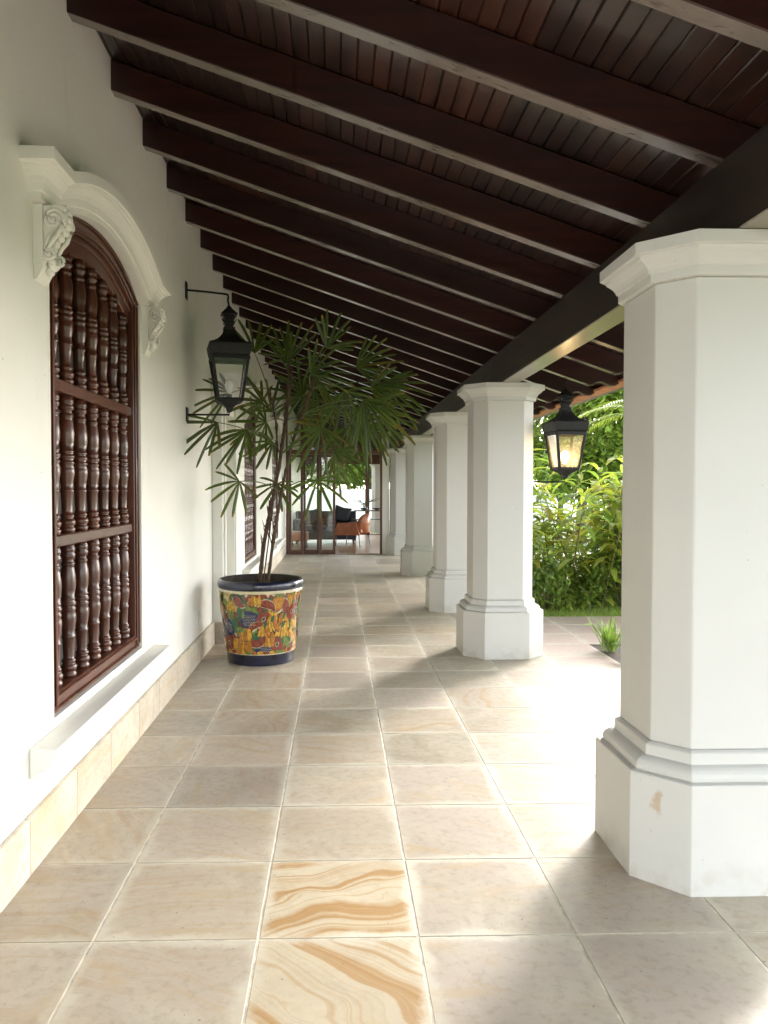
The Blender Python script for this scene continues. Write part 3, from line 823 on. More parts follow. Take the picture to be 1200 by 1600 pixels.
# ground of dark green foliage
for k in range(420):
    lay[0] = .0003+pr.random()*.0008
    blob(pr.uniform(0, 6.283), pr.uniform(.11, .59), leafs, pr.uniform(0, 6.28), .07, .07, mi[pr.choice(['gdgreen', 'gdgreen', 'ggreen', 'gred', 'gred', 'gbrown'])])
pts = []
for k in range(4000):
    th, z = pr.uniform(0, 6.283), pr.uniform(.13, .575)
    if all(math.hypot(((th-a+math.pi) % (2*math.pi)-math.pi)*.32, z-b) > .073 for a, b in pts): pts.append((th, z))
for th, z in pts:
    lev[0] = (lev[0]+1) % 4; lay[0] = .0016+lev[0]*.0016
    kind = pr.choice(['banana', 'banana', 'pine', 'melon', 'slice', 'banana', 'lemon', 'pear', 'grape', 'pine', 'fig', 'leaf', 'leaf', 'pumpkin'])
    a = pr.uniform(-.8, .8); s = pr.uniform(1.25, 1.5)
    if kind == 'banana':
        for q in (-.032, -.012, .008, .028):
            blob(th+q/.32, z+pr.uniform(-.006, .006), circ, a*.4+q*9, .0155*s, .052*s, mi['gblack'])
            blob(th+q/.32, z, circ, a*.4+q*9, .0135*s, .049*s, mi[pr.choice(['gyellow', 'gyellow', 'gorange'])])
        blob(th, z+.045, leafs, 1.2, .03, .03, mi['gdgreen'])
    elif kind == 'melon':
        blob(th, z, half, a+pr.choice([0, 2.4, 3.1]), .068*s, .068*s, mi['gdgreen']); r_ = a
        b = lay[0]
        blob(th, z, half, a, .060*s, .058*s, mi['gcream']); blob(th, z+.003, half, a, .056*s, .052*s, mi['gred'])
        for q in range(7): blob(th+pr.uniform(-.08, .08)*s, z+pr.uniform(-.025, .025)*s, circ, a, .0035, .006, mi['gblack'])
    elif kind == 'slice':
        q = a+pr.choice([0, 1.9, 3.1, -1.7])
        blob(th, z, half, q, .066*s, .066*s, mi['gdgreen']); blob(th, z, half, q, .061*s, .060*s, mi['gcream']); blob(th, z, half, q, .056*s, .053*s, mi['gred'])
        for w_ in range(6): blob(th+pr.uniform(-.09, .09)*s, z+pr.uniform(-.02, .02)*s, circ, a, .003, .006, mi['gblack'])
    elif kind == 'pumpkin':
        for q in (-.036, -.018, 0, .018, .036):
            blob(th+q/.32, z, circ, 0, .0165*s, .040*s, mi['gbrown']); blob(th+q/.32, z, circ, 0, .0135*s, .037*s, mi[pr.choice(['gorange', 'gyellow'])])
    elif kind == 'pear':
        blob(th, z, pear, a, .038*s, .038*s, mi['gdgreen']); blob(th, z, pear, a, .034*s, .035*s, mi['ggreen'])
        blob(th+.02, z-.008, circ, a, .013, .018, mi['gyellow']); blob(th, z+.05, leafs, .6, .022, .022, mi['gdgreen'])
    elif kind == 'grape':
        blob(th, z, [(x*(1-.2*y), y) for x, y in circ], a, .056*s, .056*s, mi['gblue'])
        for iy in range(-3, 4):
            for ix in range(-3, 4):
                x, y = ix*.0145+(iy % 2)*.007, iy*.0135
                if math.hypot(x, y) < .047*s: blob(th+x/.32, z+y, circ, 0, .0032, .0032, mi['gcream'])
    elif kind == 'pine':
        blob(th, z, circ, a, .040*s, .058*s, mi['gblack']); blob(th, z, circ, a, .037*s, .055*s, mi['gorange'])
        for iy in range(-3, 4):
            for ix in range(-2, 3):
                x, y = ix*.015+(iy % 2)*.0075, iy*.014
                if (x/.033)**2+(y/.05)**2 < 1: blob(th+x/.32, z+y, circ, .78, .0050, .0050, mi['gyellow'])
        for q in (-.5, 0, .5): blob(th+q*.05, z+.068, leafs, 1.57-q, .03, .03, mi['ggreen'])
    elif kind == 'fig':
        blob(th, z, pear, a, .040*s, .040*s, mi['gred']); blob(th, z, circ, a, .014, .022, mi['gcream']); blob(th, z, circ, a, .010, .017, mi['gblack'])
    elif kind == 'lemon':
        blob(th, z, circ, a, .046*s, .036*s, mi['gorange']); blob(th+.015, z+.006, circ, a, .034*s, .026*s, mi['gyellow'])
        blob(th-.13, z+.02, leafs, .4, .03, .03, mi['ggreen'])
    elif kind == 'avocado':
        blob(th, z, pear, a, .042*s, .042*s, mi['gdgreen']); blob(th, z, pear, a, .036*s, .037*s, mi['ggreen']); blob(th, z-.012, circ, 0, .015, .018, mi['gred'])
    else:
        for q in range(4): blob(th+pr.uniform(-.1, .1), z+pr.uniform(-.03, .03), leafs, pr.uniform(0, 3), .045, .05, mi[pr.choice(['ggreen', 'gdgreen'])])
for k in range(40):      # small scalloped leaves at the top and bottom edges
    th = 2*math.pi*k/40+pr.uniform(-.03, .03)
    lay[0] = .0075
    blob(th, .588+pr.uniform(-.006, .004), circ, 0, .017, .015, mi[pr.choice(['gdgreen', 'gred', 'gyellow', 'ggreen'])])
    blob(th+.07, .116, circ, 0, .024, .016, mi[pr.choice(['gyellow', 'gred', 'ggreen', 'gorange'])])
body.build('pot_body', [M[k] for k in MI], pot)
rim = MB()
rim.lathe([(RT+.005, .626), (RT+.014, .630), (RT+.019, .645), (RT+.019, .672), (RT+.012, .690), (RT+.002, .698), (RT-.012, .696), (RT-.020, .685), (RT-.022, .60), (RT-.03, .56)], n=NS, cap=False)
[rim.m.__setitem__(q, 1) for q in range(NS*6, len(rim.m))]
rim.build('rim', [M['cobalt'], M['soil']], pot)
so = MB(); so.lathe([(RT-.0225, .635), (.2, .640), (.1, .648), (.01, .650)], n=32, cap=False); so.build('soil', M['soil'], pot)

# ------------------------------------------------------------------ rhapis palm
palm = thing('lady_palm', (-.64, 6.5, .64), 'tall lady palm with fan leaves and thin brown stems growing out of the painted pot', 'palm')
PO = Vector((-.64, 6.5, .64))
stems = [[(-.664,6.5,.63),(-.625,6.5,.988),(-.559,6.5,1.314),(-.493,6.49,1.64),(-.438,6.5,2.018),(-.404,6.52,2.341),(-.404,6.55,2.503)],
         [(-.594,6.47,.63),(-.538,6.47,1.043),(-.472,6.46,1.423),(-.39,6.45,1.802),(-.297,6.44,2.072),(-.216,6.42,2.288),(-.161,6.4,2.45)],
         [(-.637,6.54,.63),(-.576,6.54,1.097),(-.526,6.53,1.477),(-.503,6.5,1.802),(-.524,6.46,2.072),(-.577,6.42,2.287)]]
srad = [.018, .014, .006]
for s_, r_ in zip(stems, srad):
    b = MB(); sr = random.Random(len(b.v)+int(r_*1000))
    pts = []; rads = []
    for i in range(len(s_)-1):
        a, c = Vector(s_[i]), Vector(s_[i+1])
        for k in range(9):
            u = k/9
            pts.append(a.lerp(c, u)-PO); rads.append(r_*(1-.25*(i+u)/len(s_))*(1.16 if k % 4 == 0 else .95)*sr.uniform(.93, 1.07))
    pts.append(Vector(s_[-1])-PO); rads.append(r_*.6)
    b.tube(pts, rads, 9)
    for k in range(60):       # fibre and old sheaths hugging the stem
        i = sr.randrange(8, len(pts)-2); p = pts[i]
        a = sr.uniform(0, 6.28); o = Vector((math.cos(a), math.sin(a), 0))*rads[i]*.9
        e = p+o*sr.uniform(1.3, 2.2)+Vector((0, 0, sr.uniform(.03, .11)))
        b.tube([p+o, (p+o+e)/2+o*.15, e], [.0045, .0035, .0012], 4)
    b.build('stem', M['stem'], palm)
allpts = [Vector(p) for s_ in stems for p in s_[2:]]
# hub x,y,z, axis angle in the picture plane (deg, 0 = right, 90 = up), spread, number of blades, length, tilt toward the viewer
leaves = [(-.931,6.0,1.973,222,125,7,.33,.25),(-.709,6.05,1.918,236,120,8,.33,.3),(-.79,6.2,1.517,222,190,8,.26,.25),(-.516,6.62,1.50,268,230,10,.25,.1),
 (-.872,6.3,2.239,178,120,8,.36,.2),(-.684,6.4,2.58,96,95,7,.40,.05),(-.56,6.55,2.109,108,130,8,.33,.1),(-.651,6.7,2.213,165,190,9,.31,.1),
 (-.089,6.4,2.625,58,105,9,.36,.1),(-.443,6.6,2.519,66,110,8,.40,.1),(-.214,6.3,2.398,28,140,9,.36,.2),(.16,6.6,2.499,16,120,10,.40,.1),
 (.273,6.4,2.288,10,120,10,.37,.15),(.277,6.25,2.143,-18,100,10,.46,.25),(.211,6.15,2.173,-66,110,11,.46,.25),(.097,6.8,2.023,262,120,9,.34,.0),
 (-.191,6.6,2.4,268,120,9,.34,.1),(-.129,6.2,1.951,250,170,10,.33,.25),(-.015,6.3,1.771,-52,130,9,.32,.2),(-.166,6.4,1.53,-62,215,9,.27,.2),
 (.006,6.85,2.277,262,150,10,.38,.0),(.07,6.4,2.276,-78,160,11,.38,.2),(-.322,6.8,2.073,12,150,8,.26,.0),(-.567,6.75,1.871,205,150,8,.26,.1),
 (-.423,6.8,2.607,118,130,8,.34,.0),(.403,6.6,2.358,-30,130,10,.40,.1),(.186,6.75,2.154,-46,130,10,.42,.1),(-.324,6.85,2.333,40,200,10,.34,.0),
 (-.60,6.5,2.02,200,200,9,.30,.15),(-.30,6.6,2.25,140,180,9,.32,.1),]
lr = random.Random(13)
for (hx, hy, hz, ang, spread, nb, ln, tilt) in leaves:
    hub = Vector((hx, hy, hz))
    q = min(allpts, key=lambda p: (p-hub).length + (.25 if p.z > hub.z+.05 else 0))
    b = MB()
    ax = Vector((math.cos(R(ang)), 0, math.sin(R(ang))))
    # petiole : starts at stem, arrives along the fan axis
    mid = (q+hub)/2 + Vector((0, 0, .05)) - ax*.03
    pts = []
    for i in range(7):
        u = i/6; pts.append(q*(1-u)**2 + mid*2*u*(1-u) + hub*u*u - PO)
    b.tube(pts, [.0045]*5+[.0035, .003], 5, 1)
    ny = Vector((0, -1, 0))
    tax = lr.uniform(-.9, .9); tlt = tilt + lr.uniform(-.35, .35); ln *= lr.uniform(1.0, 1.14)
    for k in range(nb):
        u = (k/(nb-1)-.5) if nb > 1 else 0
        a = R(ang + u*spread + lr.uniform(-5, 5))
        d = Vector((math.cos(a), -tlt - .30*math.sin(3*u+tax) + tax*u*1.3 + lr.uniform(-.12, .12), math.sin(a))).normalized()
        L = ln*(1-.25*abs(2*u)**2)*lr.uniform(.88, 1.06)
        wid = lr.uniform(.0105, .0155)*(1-.2*abs(u))
        side = d.cross(Vector((0, 1, 0)) + Vector((0, 0, .3))).normalized()
        up = side.cross(d).normalized()
        droop = lr.uniform(.02, .26)*L
        tt = lr.uniform(.65, 1.25); yl = lr.uniform(.9, 1.15) if lr.random() < .93 else 1.9
        SEG = [(0, .22), (.15, .6), (.4, .95), (.7, 1.), (.9, .85), (1., .45)]
        n = len(b.v); brown = lr.random()
        for s_, w_ in SEG:
            c = hub - PO + d*L*s_ + Vector((0, 0, -droop*s_*s_))
            b.v += [tuple(c+side*wid*w_+up*.004*w_), tuple(c-up*.0035*w_), tuple(c-side*wid*w_+up*.004*w_)]
        for i in range(len(SEG)-1):
            o = n+3*i
            for f in ((o, o+1, o+4, o+3), (o+1, o+2, o+5, o+4)):
                fi = b.face(f, 0); b.tint[fi] = (tt*yl, tt, tt*.8) if i < 4 or brown > .45 else (tt*3.2, tt*1.3, tt*1.2)
    b.build('fan_leaf', [M['rhapis'], M['petiole']], palm)

# ------------------------------------------------------------------ glazed end doors
gd = thing('folding_glass_door', (0, YD, 0), 'brown wooden folding glass door standing half open at the far end of the veranda', 'door')
f = MB(); DX0, DX1, DH = -1.145, 1.005, 2.335
f.box(DX0, DX0+.06, -.05, .05, .0006, DH); f.box(DX1-.05, DX1, -.05, .05, .0006, DH)
f.box(DX0+.0605, DX1-.0505, -.05, .05, DH-.10, DH-.0005)
f.box(DX0+.0605, DX1-.0505, -.045, .045, .0006, .012)
f.build('door_frame', M['doorwood'], gd, bevel=.004)
tr_ = MB(); zt = lambda x: ZR(x)+.15
for x in (DX0+.02, -.43, .28, DX1-.04):
    tr_ = MB(); tr_.prism([(x-.02, DH+.0005), (x+.02, DH+.0005), (x+.02, zt(x+.02)), (x-.02, zt(x-.02))], 'y', -.04, .04)
    tr_.build('transom_bar', M['doorwood'], gd)
tg = MB(); tg.poly([(DX0+.05, 0, DH+.001), (DX1-.06, 0, DH+.001), (DX1-.06, 0, zt(DX1-.06)), (DX0+.05, 0, zt(DX0+.05))]); tg.build('transom_glass', M['glass'], gd)
for (x0, x1, yo) in ((-1.082, -.765, .0), (-.76, -.405, .03), (-.40, -.045, .0)):
    lf = MB(); st = .055
    lf.box(x0, x0+st, yo-.022, yo+.022, .014, DH-.105); lf.box(x1-st, x1, yo-.022, yo+.022, .014, DH-.105)
    lf.box(x0+st+.0005, x1-st-.0005, yo-.020, yo+.020, .014, .10); lf.box(x0+st+.0005, x1-st-.0005, yo-.020, yo+.020, DH-.165, DH-.1055)
    lo = lf.build('door_leaf', M['doorwood'], gd, bevel=.004)
    gl = MB(); gl.box(x0+st-.005, x1-st+.005, yo-.003, yo+.003, .095, DH-.16); gl.build('glass', M['glass'], lo)
ew = MB(); ew.prism([(DX1+.001, 0), (1.16, 0), (1.16, ZR(1.16)-.001), (DX1+.001, ZR(DX1)-.001)], 'y', YD-.07, YD+.12)
tag(ew.build('end_wall', M['plaster'], None, bevel=.004), 'narrow white wall strip between the glass door frame and the farthest pillar', 'wall')

# ------------------------------------------------------------------ lounge beyond the door
lf = MB(); lf.box(WX+.001, 2.0, YD+.31, 25.6, -.03, -.001)
tag(lf.build('lounge_floor', M['oak']), kind='structure')
bw = thing('garden_window_wall', (0, 24.6, 0), 'dark timber window wall at the back of the lounge framing the bright garden', 'window')
b = MB()
b.box(.90, 1.03, -.06, .06, 0, 2.262); b.box(WX+.002, -1.10, -.06, .06, 0, 2.262)
b.prism([(WX+.002, 2.264), (1.38, 2.264), (1.38, ZR(1.38)-.003), (WX+.002, ZR(WX)-.003)], 'y', -.05, .05)
b.box(-.12, -.06, -.05, .05, 0, 2.262)
b.build('frame', M['doorwood'], bw, bevel=.004)
sofa = thing('sofa', (-.42, 20.7, 0), 'long charcoal fabric sofa in the lounge behind the glass doors', 'sofa')
def soft(x0, x1, y0, y1, z0, z1, name, m, par, r=.04):
    q = MB(); q.box(x0, x1, y0, y1, z0, z1); return q.build(name, m, par, bevel=r, seg=3, smooth=False)
soft(-.73, .93, -.42, .45, .12, .34, 'base', M['charcoal'], sofa)
soft(-.56, .17, -.44, .25, .342, .50, 'seat_cushion', M['greyfab'], sofa); soft(.18, .76, -.44, .25, .342, .50, 'seat_cushion', M['charcoal'], sofa)
soft(-.73, .93, .30, .52, .342, .86, 'backrest', M['charcoal'], sofa)
soft(-.75, -.58, -.44, .29, .342, .66, 'armrest', M['charcoal'], sofa); soft(.78, .95, -.44, .29, .342, .66, 'armrest', M['charcoal'], sofa)
for sx in (-.66, .86):
    for sy in (-.36, .44):
        q = MB(); q.lathe([(.02, 0), (.028, .12)], (sx, sy, 0), 8); q.build('foot', M['blacksteel'], sofa)
for (x, z, rz, lb) in ((.55, .80, .25, 'dark scatter cushion leaning at the right end of the charcoal sofa'), (-.20, .74, -.2, 'grey scatter cushion leaning on the middle of the charcoal sofa')):
    q = MB()
    rings = []
    for i in range(9):
        u = -1+2*i/8; s_ = (1-abs(u)**2.4)*.5+.5
        rings.append([(.23*s_*sgx, .10*u, .23*s_*sgz) for sgx, sgz in ((-1,-1),(0,-.86),(1,-1),(.86,0),(1,1),(0,.86),(-1,1),(-.86,0))])
    q.loft(rings, smooth=True)
    o = q.build('cushion', M['charcoal' if x > 0 else 'greyfab'], None, loc=(-.42+x, 20.92, z-.03)); o.rotation_euler = (R(-20), rz, 0)
    tag(o, lb, 'cushion', 'cushions on the sofa')
# tan leather armchair: flared side panels, rounded back, thin black legs
ch = thing('armchair', (.42, 19.55, 0), 'tan leather armchair with thin black legs just inside the open glass door', 'armchair', rz=R(-28))
q = MB(); q.box(-.42, .34, -.27, .27, .34, .46); q.build('seat', M['leather'], ch, bevel=.04, seg=3)
q = MB(); rings = []
for i in range(11):       # back shell standing at +x, rounded top
    u = -1+2*i/10; zt = .58+.27*math.sqrt(max(1-u*u*.92, 0)); xo = .30-.10*u*u
    rings.append([(xo, .30*u, .36), (xo+.07, .30*u, .36), (xo+.13, .30*u, zt-.01), (xo+.10, .30*u, zt), (xo+.05, .30*u, zt-.01)])
q.loft(rings, smooth=True); q.build('backrest', M['leather'], ch)
for sg in (-1, 1):
    q = MB(); yy = sg*.31
    pts = [(-.30, .60), (.22, .62), (.34, .30), (-.40, .29)]
    q.prism(pts, 'y', yy-.025, yy+.025); q.build('side_panel', M['leather'], ch, bevel=.012, seg=2)
for lx in (-.34, .28):
    for sg in (-1, 1):
        q = MB(); q.tube([(lx, sg*.28, .33), (lx+(.05 if lx > 0 else -.03), sg*.30, 0)], [.012, .009], 6); q.build('leg', M['blacksteel'], ch)
ct = thing('ottoman', (-.95, 19.2, 0), 'low tan leather ottoman behind the left folding glass panel', 'ottoman')
soft(-.22, .22, -.22, .22, .16, .40, 'cushion_top', M['leather'], ct)
for lx in (-.17, .17):
    for ly in (-.17, .17):
        q = MB(); q.tube([(lx, ly, .16), (lx*1.1, ly*1.1, 0)], .012, 6); q.build('leg', M['blacksteel'], ct)
co = thing('console_table', (.88, 21.6, 0), 'slim dark console table standing beside the lounge window post', 'table')
q = MB(); q.box(-.40, .42, -.19, .19, .84, .87); q.build('tabletop', M['doorwood'], co, bevel=.004)
q = MB(); q.box(-.36, .38, -.17, .17, .60, .62); q.build('shelf', M['blacksteel'], co)
q = MB(); q.box(-.36, .38, -.17, .17, .18, .20); q.build('shelf', M['doorwood'], co)
for lx in (-.37, .37):
    for ly in (-.16, .16):
        q = MB(); q.box(lx-.014, lx+.014, ly-.014, ly+.014, 0, .8395); q.build('leg', M['blacksteel'], co)
bo = MB(); bo.lathe([(.04, 0), (.05, .01), (.15, .05), (.155, .06), (.14, .055), (.05, .02)], n=20, cap=True)
tag(bo.build('bowl', M['ceramic'], None, loc=(1.12, 21.6, .871)), 'wide dark bowl on the right of the console table', 'bowl')
va = thing('potted_orchid', (.76, 21.58, .871), 'twiggy plant in a low dark planter on the console table', 'plant')
q = MB(); q.lathe([(.05, 0), (.09, .02), (.11, .06), (.10, .065), (.06, .055)], n=16); q.build('planter', M['ceramic'], va)
q = MB(); vr = random.Random(2)
for k in range(9):
    a = vr.uniform(0, 6.28); L = vr.uniform(.3, .5); p = Vector((0, 0, .05)); pts = [p.copy()]
    d = Vector((math.cos(a)*.35, math.sin(a)*.35, 1))
    for i in range(6):
        p = p+d*L/6; d += Vector((math.cos(a)*.3, math.sin(a)*.3, -.22))*.8; pts.append(p.copy())
    q.tube(pts, [.006]*6+[.003], 5)
    for i in range(2, 7):
        pp = pts[i]; u = Vector((vr.uniform(-1, 1), vr.uniform(-1, 1), vr.uniform(-.3, .6)))*.06
        w_ = Vector((u.z, u.x, -u.y))*.35
        q.poly([pp, pp+u*.5+w_, pp+u, pp+u*.5-w_], 1)
q.build('twigs', [M['bark'], M['treeleaf']], va)

# ------------------------------------------------------------------ garden
def card_leaves(mb, c, rx, ry, rz, n, size, rg, tr=(.6, 1.35), shell=.55, aspect=.45, m=0, flat=.3, lumps=None):
    """leaf sized bent blades through the volume of a lumpy ellipsoid"""
    c = Vector(c)
    if lumps is None:
        lumps = []
        for k in range(10):
            v = Vector((rg.gauss(0, 1), rg.gauss(0, 1), rg.gauss(0, .9))).normalized()*rg.uniform(.35, .85)
            lumps.append((Vector((v.x*rx, v.y*ry, v.z*rz)), rg.uniform(.28, .55), rg.uniform(.75, 1.25)))
    for k in range(n):
        lc, lr_, lt = rg.choice(lumps)
        v = Vector((rg.gauss(0, 1), rg.gauss(0, 1), rg.gauss(0, 1))).normalized()*(rg.random()**(1-shell))
        p = c+lc+Vector((v.x*rx*lr_, v.y*ry*lr_, v.z*rz*lr_))
        d = Vector((rg.gauss(0, 1)+v.x, rg.gauss(0, 1)+v.y, rg.gauss(0, flat*2)-.25)).normalized()
        s = d.cross(Vector((rg.gauss(0, .4), rg.gauss(0, .4), 1))).normalized()
        L = size*rg.uniform(.6, 1.3); w_ = L*aspect*.5
        up = s.cross(d)*L*.10
        nn = len(mb.v)
        mb.v += [tuple(p), tuple(p+d*L*.5+s*w_-up), tuple(p+d*L-Vector((0, 0, L*.15))), tuple(p+d*L*.5-s*w_-up)]
        f1 = mb.face((nn, nn+1, nn+2), m); f2 = mb.face((nn, nn+2, nn+3), m)
        tt = rg.uniform(*tr)*lt; yy = rg.uniform(.9, 1.3)
        mb.tint[f1] = mb.tint[f2] = (tt*yy, tt, tt*.8)

def tree(name, loc, h, cr, label, group, seed, leaf='treeleaf', n=5000, size=.16, trunk=.14, crown_z=.62, lean=0.):
    rg = random.Random(seed)
    t_ = thing(name, loc, label, 'tree', group)
    b = MB(); pts = []; p = Vector((0, 0, -.06)); d = Vector((lean, rg.uniform(-.06, .06), 1))
    for i in range(8):
        pts.append(p.copy()); p = p+d*h*.1; d += Vector((rg.uniform(-.1, .1), rg.uniform(-.1, .1), 0))
    b.tube(pts, [trunk*(1.25 if i == 0 else 1-.085*i) for i in range(8)], 9)
    top = pts[-1]; lumps = []
    cz = h*crown_z
    for k in range(11):
        i = rg.randrange(3, 8); a = rg.uniform(0, 6.28); q = pts[i]
        e = Vector((math.cos(a)*cr*rg.uniform(.4, .9), math.sin(a)*cr*rg.uniform(.4, .9), rg.uniform(-.1, .38)*h*.6+cz))
        m_ = (q+e)/2+Vector((0, 0, -.15))
        b.tube([q, m_, e], [trunk*.45, trunk*.28, trunk*.08], 6)
        lumps.append((e-Vector((0, 0, cz)), rg.uniform(.32, .55), rg.uniform(.7, 1.3)))
    b.build('trunk', M['bark'], t_)
    c = MB(); card_leaves(c, (0, 0, cz), cr, cr, h*.36, n, size, rg, lumps=lumps)
    c.build('crown', M[leaf], t_)
    return t_

def lance(b, p, d, L, w, rg, tint, m=0, droop=.6):
    """long lanceolate leaf, folded, drooping"""
    d = d.normalized(); s = d.cross(Vector((0, 0, 1)))
    if s.length < .05: s = Vector((1, 0, 0))
    s.normalize(); n = len(b.v); q = Vector(p); dd = d.copy()
    SEG = [(.15,), (.8,), (1.,), (.8,), (.1,)]
    for i, (w_,) in enumerate(SEG):
        upv = s.cross(dd).normalized()
        b.v += [tuple(q+s*w*w_+upv*w*.3*w_), tuple(q), tuple(q-s*w*w_+upv*w*.3*w_)]
        q = q+dd*L/4; dd = (dd+Vector((0, 0, -droop*.42))).normalized()
    for i in range(4):
        o = n+3*i
        for f in ((o, o+1, o+4, o+3), (o+1, o+2, o+5, o+4)):
            fi = b.face(f, m); b.tint[fi] = tint

def broad_shrub(loc, h, spread, ns, seed, label):
    rg = random.Random(seed)
    t_ = thing('broadleaf_shrub', loc, label, 'shrub', 'broad leaved shrubs along the garden bed')
    st = MB(); lv = MB()
    for k in range(ns):
        a = rg.uniform(0, 6.28); r = rg.uniform(.0, .35)*spread
        p = Vector((math.cos(a)*r, math.sin(a)*r, -.06)); d = Vector((math.cos(a)*.22*spread+rg.uniform(-.12, .12), math.sin(a)*.22*spread+rg.uniform(-.12, .12), 1))
        H = h*rg.uniform(.55, 1.05); pts = []
        for i in range(7):
            pts.append(p.copy()); p = p+d*H/6; d += Vector((rg.uniform(-.06, .06), rg.uniform(-.06, .06), 0))
        st.tube(pts, [.014-.0015*i for i in range(7)], 5)
        nl = 34
        for j in range(nl):
            u = .10+.90*(j/(nl-1))**.85; i = min(int(u*6), 5); fpt = pts[i].lerp(pts[i+1], u*6-i)
            b_ = j*2.4+rg.uniform(-.4, .4)
            el = rg.uniform(.0, .5) if u < .93 else rg.uniform(.3, .9)
            dd = Vector((math.cos(b_), math.sin(b_), el))
            L = rg.uniform(.30, .50)*(1.1-.3*abs(u-.8))
            tt = rg.uniform(.6, 1.2); yl = rg.uniform(.85, 1.35) if rg.random() < .8 else 1.6
            lance(lv, fpt, dd, L, L*rg.uniform(.085, .12), rg, (tt*yl, tt, tt*.75), droop=rg.uniform(.5, 1.1))
    st.build('stems', M['greenstem'], t_); lv.build('foliage', M['cassava'], t_)

# hedge of broad leaved shrubs right across the view between the first two pillars
sp = [(2.75, 9.75, 1.75, 'left'), (3.35, 9.9, 1.9, ''), (4.0, 10.0, 1.75, ''), (4.7, 10.1, 1.9, ''), (3.0, 10.7, 2.05, ''), (3.75, 10.9, 2.1, ''), (4.6, 11.1, 2.1, ''), ]
lbs = ['tall yellow green shrub with drooping leaves next to the second pillar, front row', 'broad leaved shrub in the front row directly below the lit lantern', 'front row drooping leaf shrub in the middle of the gap beside the nearest pillar',
       'front row yellow green shrub half hidden by the nearest pillar', 'back row shrub rising behind the second pillar under the eave', 'back row broad leaved shrub behind the lit lantern', 'back row shrub just left of the nearest pillar',
       ]
for i, ((x, y, h, _), lb) in enumerate(zip(sp, lbs)): broad_shrub((x, y, -.06), h, 1.35, 7, 40+i, lb)
# low small leaved bushes at the foot of the hedge
bl = ['low dark bush at the lawn edge beside the second pillar base', 'low small leaved bush at the lawn edge under the lit lantern', 'low pale green bush at the lawn edge in the middle of the gap', 'low yellowish bush at the lawn edge beside the nearest pillar']
for i, (x, lb) in enumerate(zip((2.6, 3.08, 3.55, 4.05), bl)):
    rg = random.Random(70+i); t_ = thing('low_bush', (x, 9.35+.05*i, -.06), lb, 'bush', 'low bushes at the lawn edge')
    b = MB()
    for k in range(9):
        a = rg.uniform(0, 6.28); b.tube([(0, 0, 0), (math.cos(a)*.12, math.sin(a)*.12, .3), (math.cos(a)*.25, math.sin(a)*.2, .6)], [.008, .006, .003], 5)
    b.build('stems', M['greenstem'], t_)
    b = MB(); card_leaves(b, (0, 0, .46), .40, .30, .52, 1700, .085, rg, shell=.5)
    b.build('foliage', M['bushleaf'], t_)
# trees behind
TG = 'garden trees behind the hedge'
tree('garden_tree', (6.9, 21.5, -.06), 6.4, 2.7, 'dark green tree right behind the lit lantern and the hedge', TG, 1, n=13000, size=.25, trunk=.16)
tree('garden_tree', (9.3, 25.0, -.06), 9.0, 3.4, 'bushy tree with small leaves beside the yellow palm frond', TG, 2, n=14000, size=.28, trunk=.2)
tree('garden_tree', (7.0, 28.5, -.06), 8.6, 3.0, 'grey green tree behind the second pillar, partly bare', TG, 3, n=7000, size=.26, trunk=.18)
tree('garden_tree', (12.0, 33.0, -.06), 11.5, 4.4, 'taller pale tree farther back behind the hedge', TG, 4, n=12000, size=.38, trunk=.24)
tree('garden_tree', (9.2, 38.0, -.06), 10.5, 4.0, 'distant tree filling the gap under the eave', TG, 5, n=10000, size=.42, trunk=.24)
tree('garden_tree', (14.2, 42.0, -.06), 13.0, 5.0, 'tallest background tree of the garden', TG, 7, n=10000, size=.48, trunk=.28)
tree('understory_tree', (8.2, 22.5, -.06), 4.4, 2.2, 'low bright green tree showing just above the hedge by the nearest pillar', TG, 8, leaf='bushleaf', n=9000, size=.24, trunk=.09, crown_z=.5)
tree('understory_tree', (6.0, 20.5, -.06), 3.9, 1.9, 'low green tree showing just above the hedge next to the second pillar', TG, 9, leaf='bushleaf', n=8000, size=.22, trunk=.09, crown_z=.5)
SG = 'added unseen shade trees spreading over the garden'  # crowns out of frame, put in to keep sky light off the paving
for i, (x, y, h, cr, lb) in enumerate([(9.5, -3.5, 13.5, 5.2, 'added unseen shade tree farthest from the hedge, standing on the open lawn'), (9.8, 2.4, 13.5, 5.4, 'added unseen shade tree beside the planting bed, out of frame'),
                                       (11.2, 7.6, 12.5, 5.0, 'added unseen shade tree right of the hedge, out of frame')]):
    tree('added_shade_tree', (x, y, -.06), h, cr, lb, SG, 60+i, n=9000, size=.5, trunk=.30, crown_z=.70)
FG = 'trees behind the white garden wall'
for i, (x, y, h, lb) in enumerate([(-3.4, 35, 5.6, 'leftmost tree above the white garden wall, behind the folded glass leaves'), (-1.7, 36, 5.8, 'second tree from the left above the white garden wall'),
                                   (-.1, 35.4, 5.4, 'tree above the white garden wall right behind the sofa'), (1.5, 36.2, 5.8, 'tree above the white garden wall behind the armchair'),
                                   (3.1, 35.3, 5.5, 'tree above the white garden wall behind the lounge pillar'), (5.0, 37, 6.5, 'rightmost tree behind the white garden wall')]):
    tree('far_tree', (x, y, -.06), h, 2.0, lb, FG, 20+i, leaf='bushleaf', n=7000, size=.24, crown_z=.44)
gw = MB(); gw.box(-8, 9, 32, 32.25, -.06, 1.40); gw.box(-8.05, 9.05, 31.96, 32.29, 1.402, 1.46)
tag(gw.build('garden_wall', M['gardenwall'], None, bevel=.01), 'long low white garden wall in the sun behind the lounge window', 'wall')
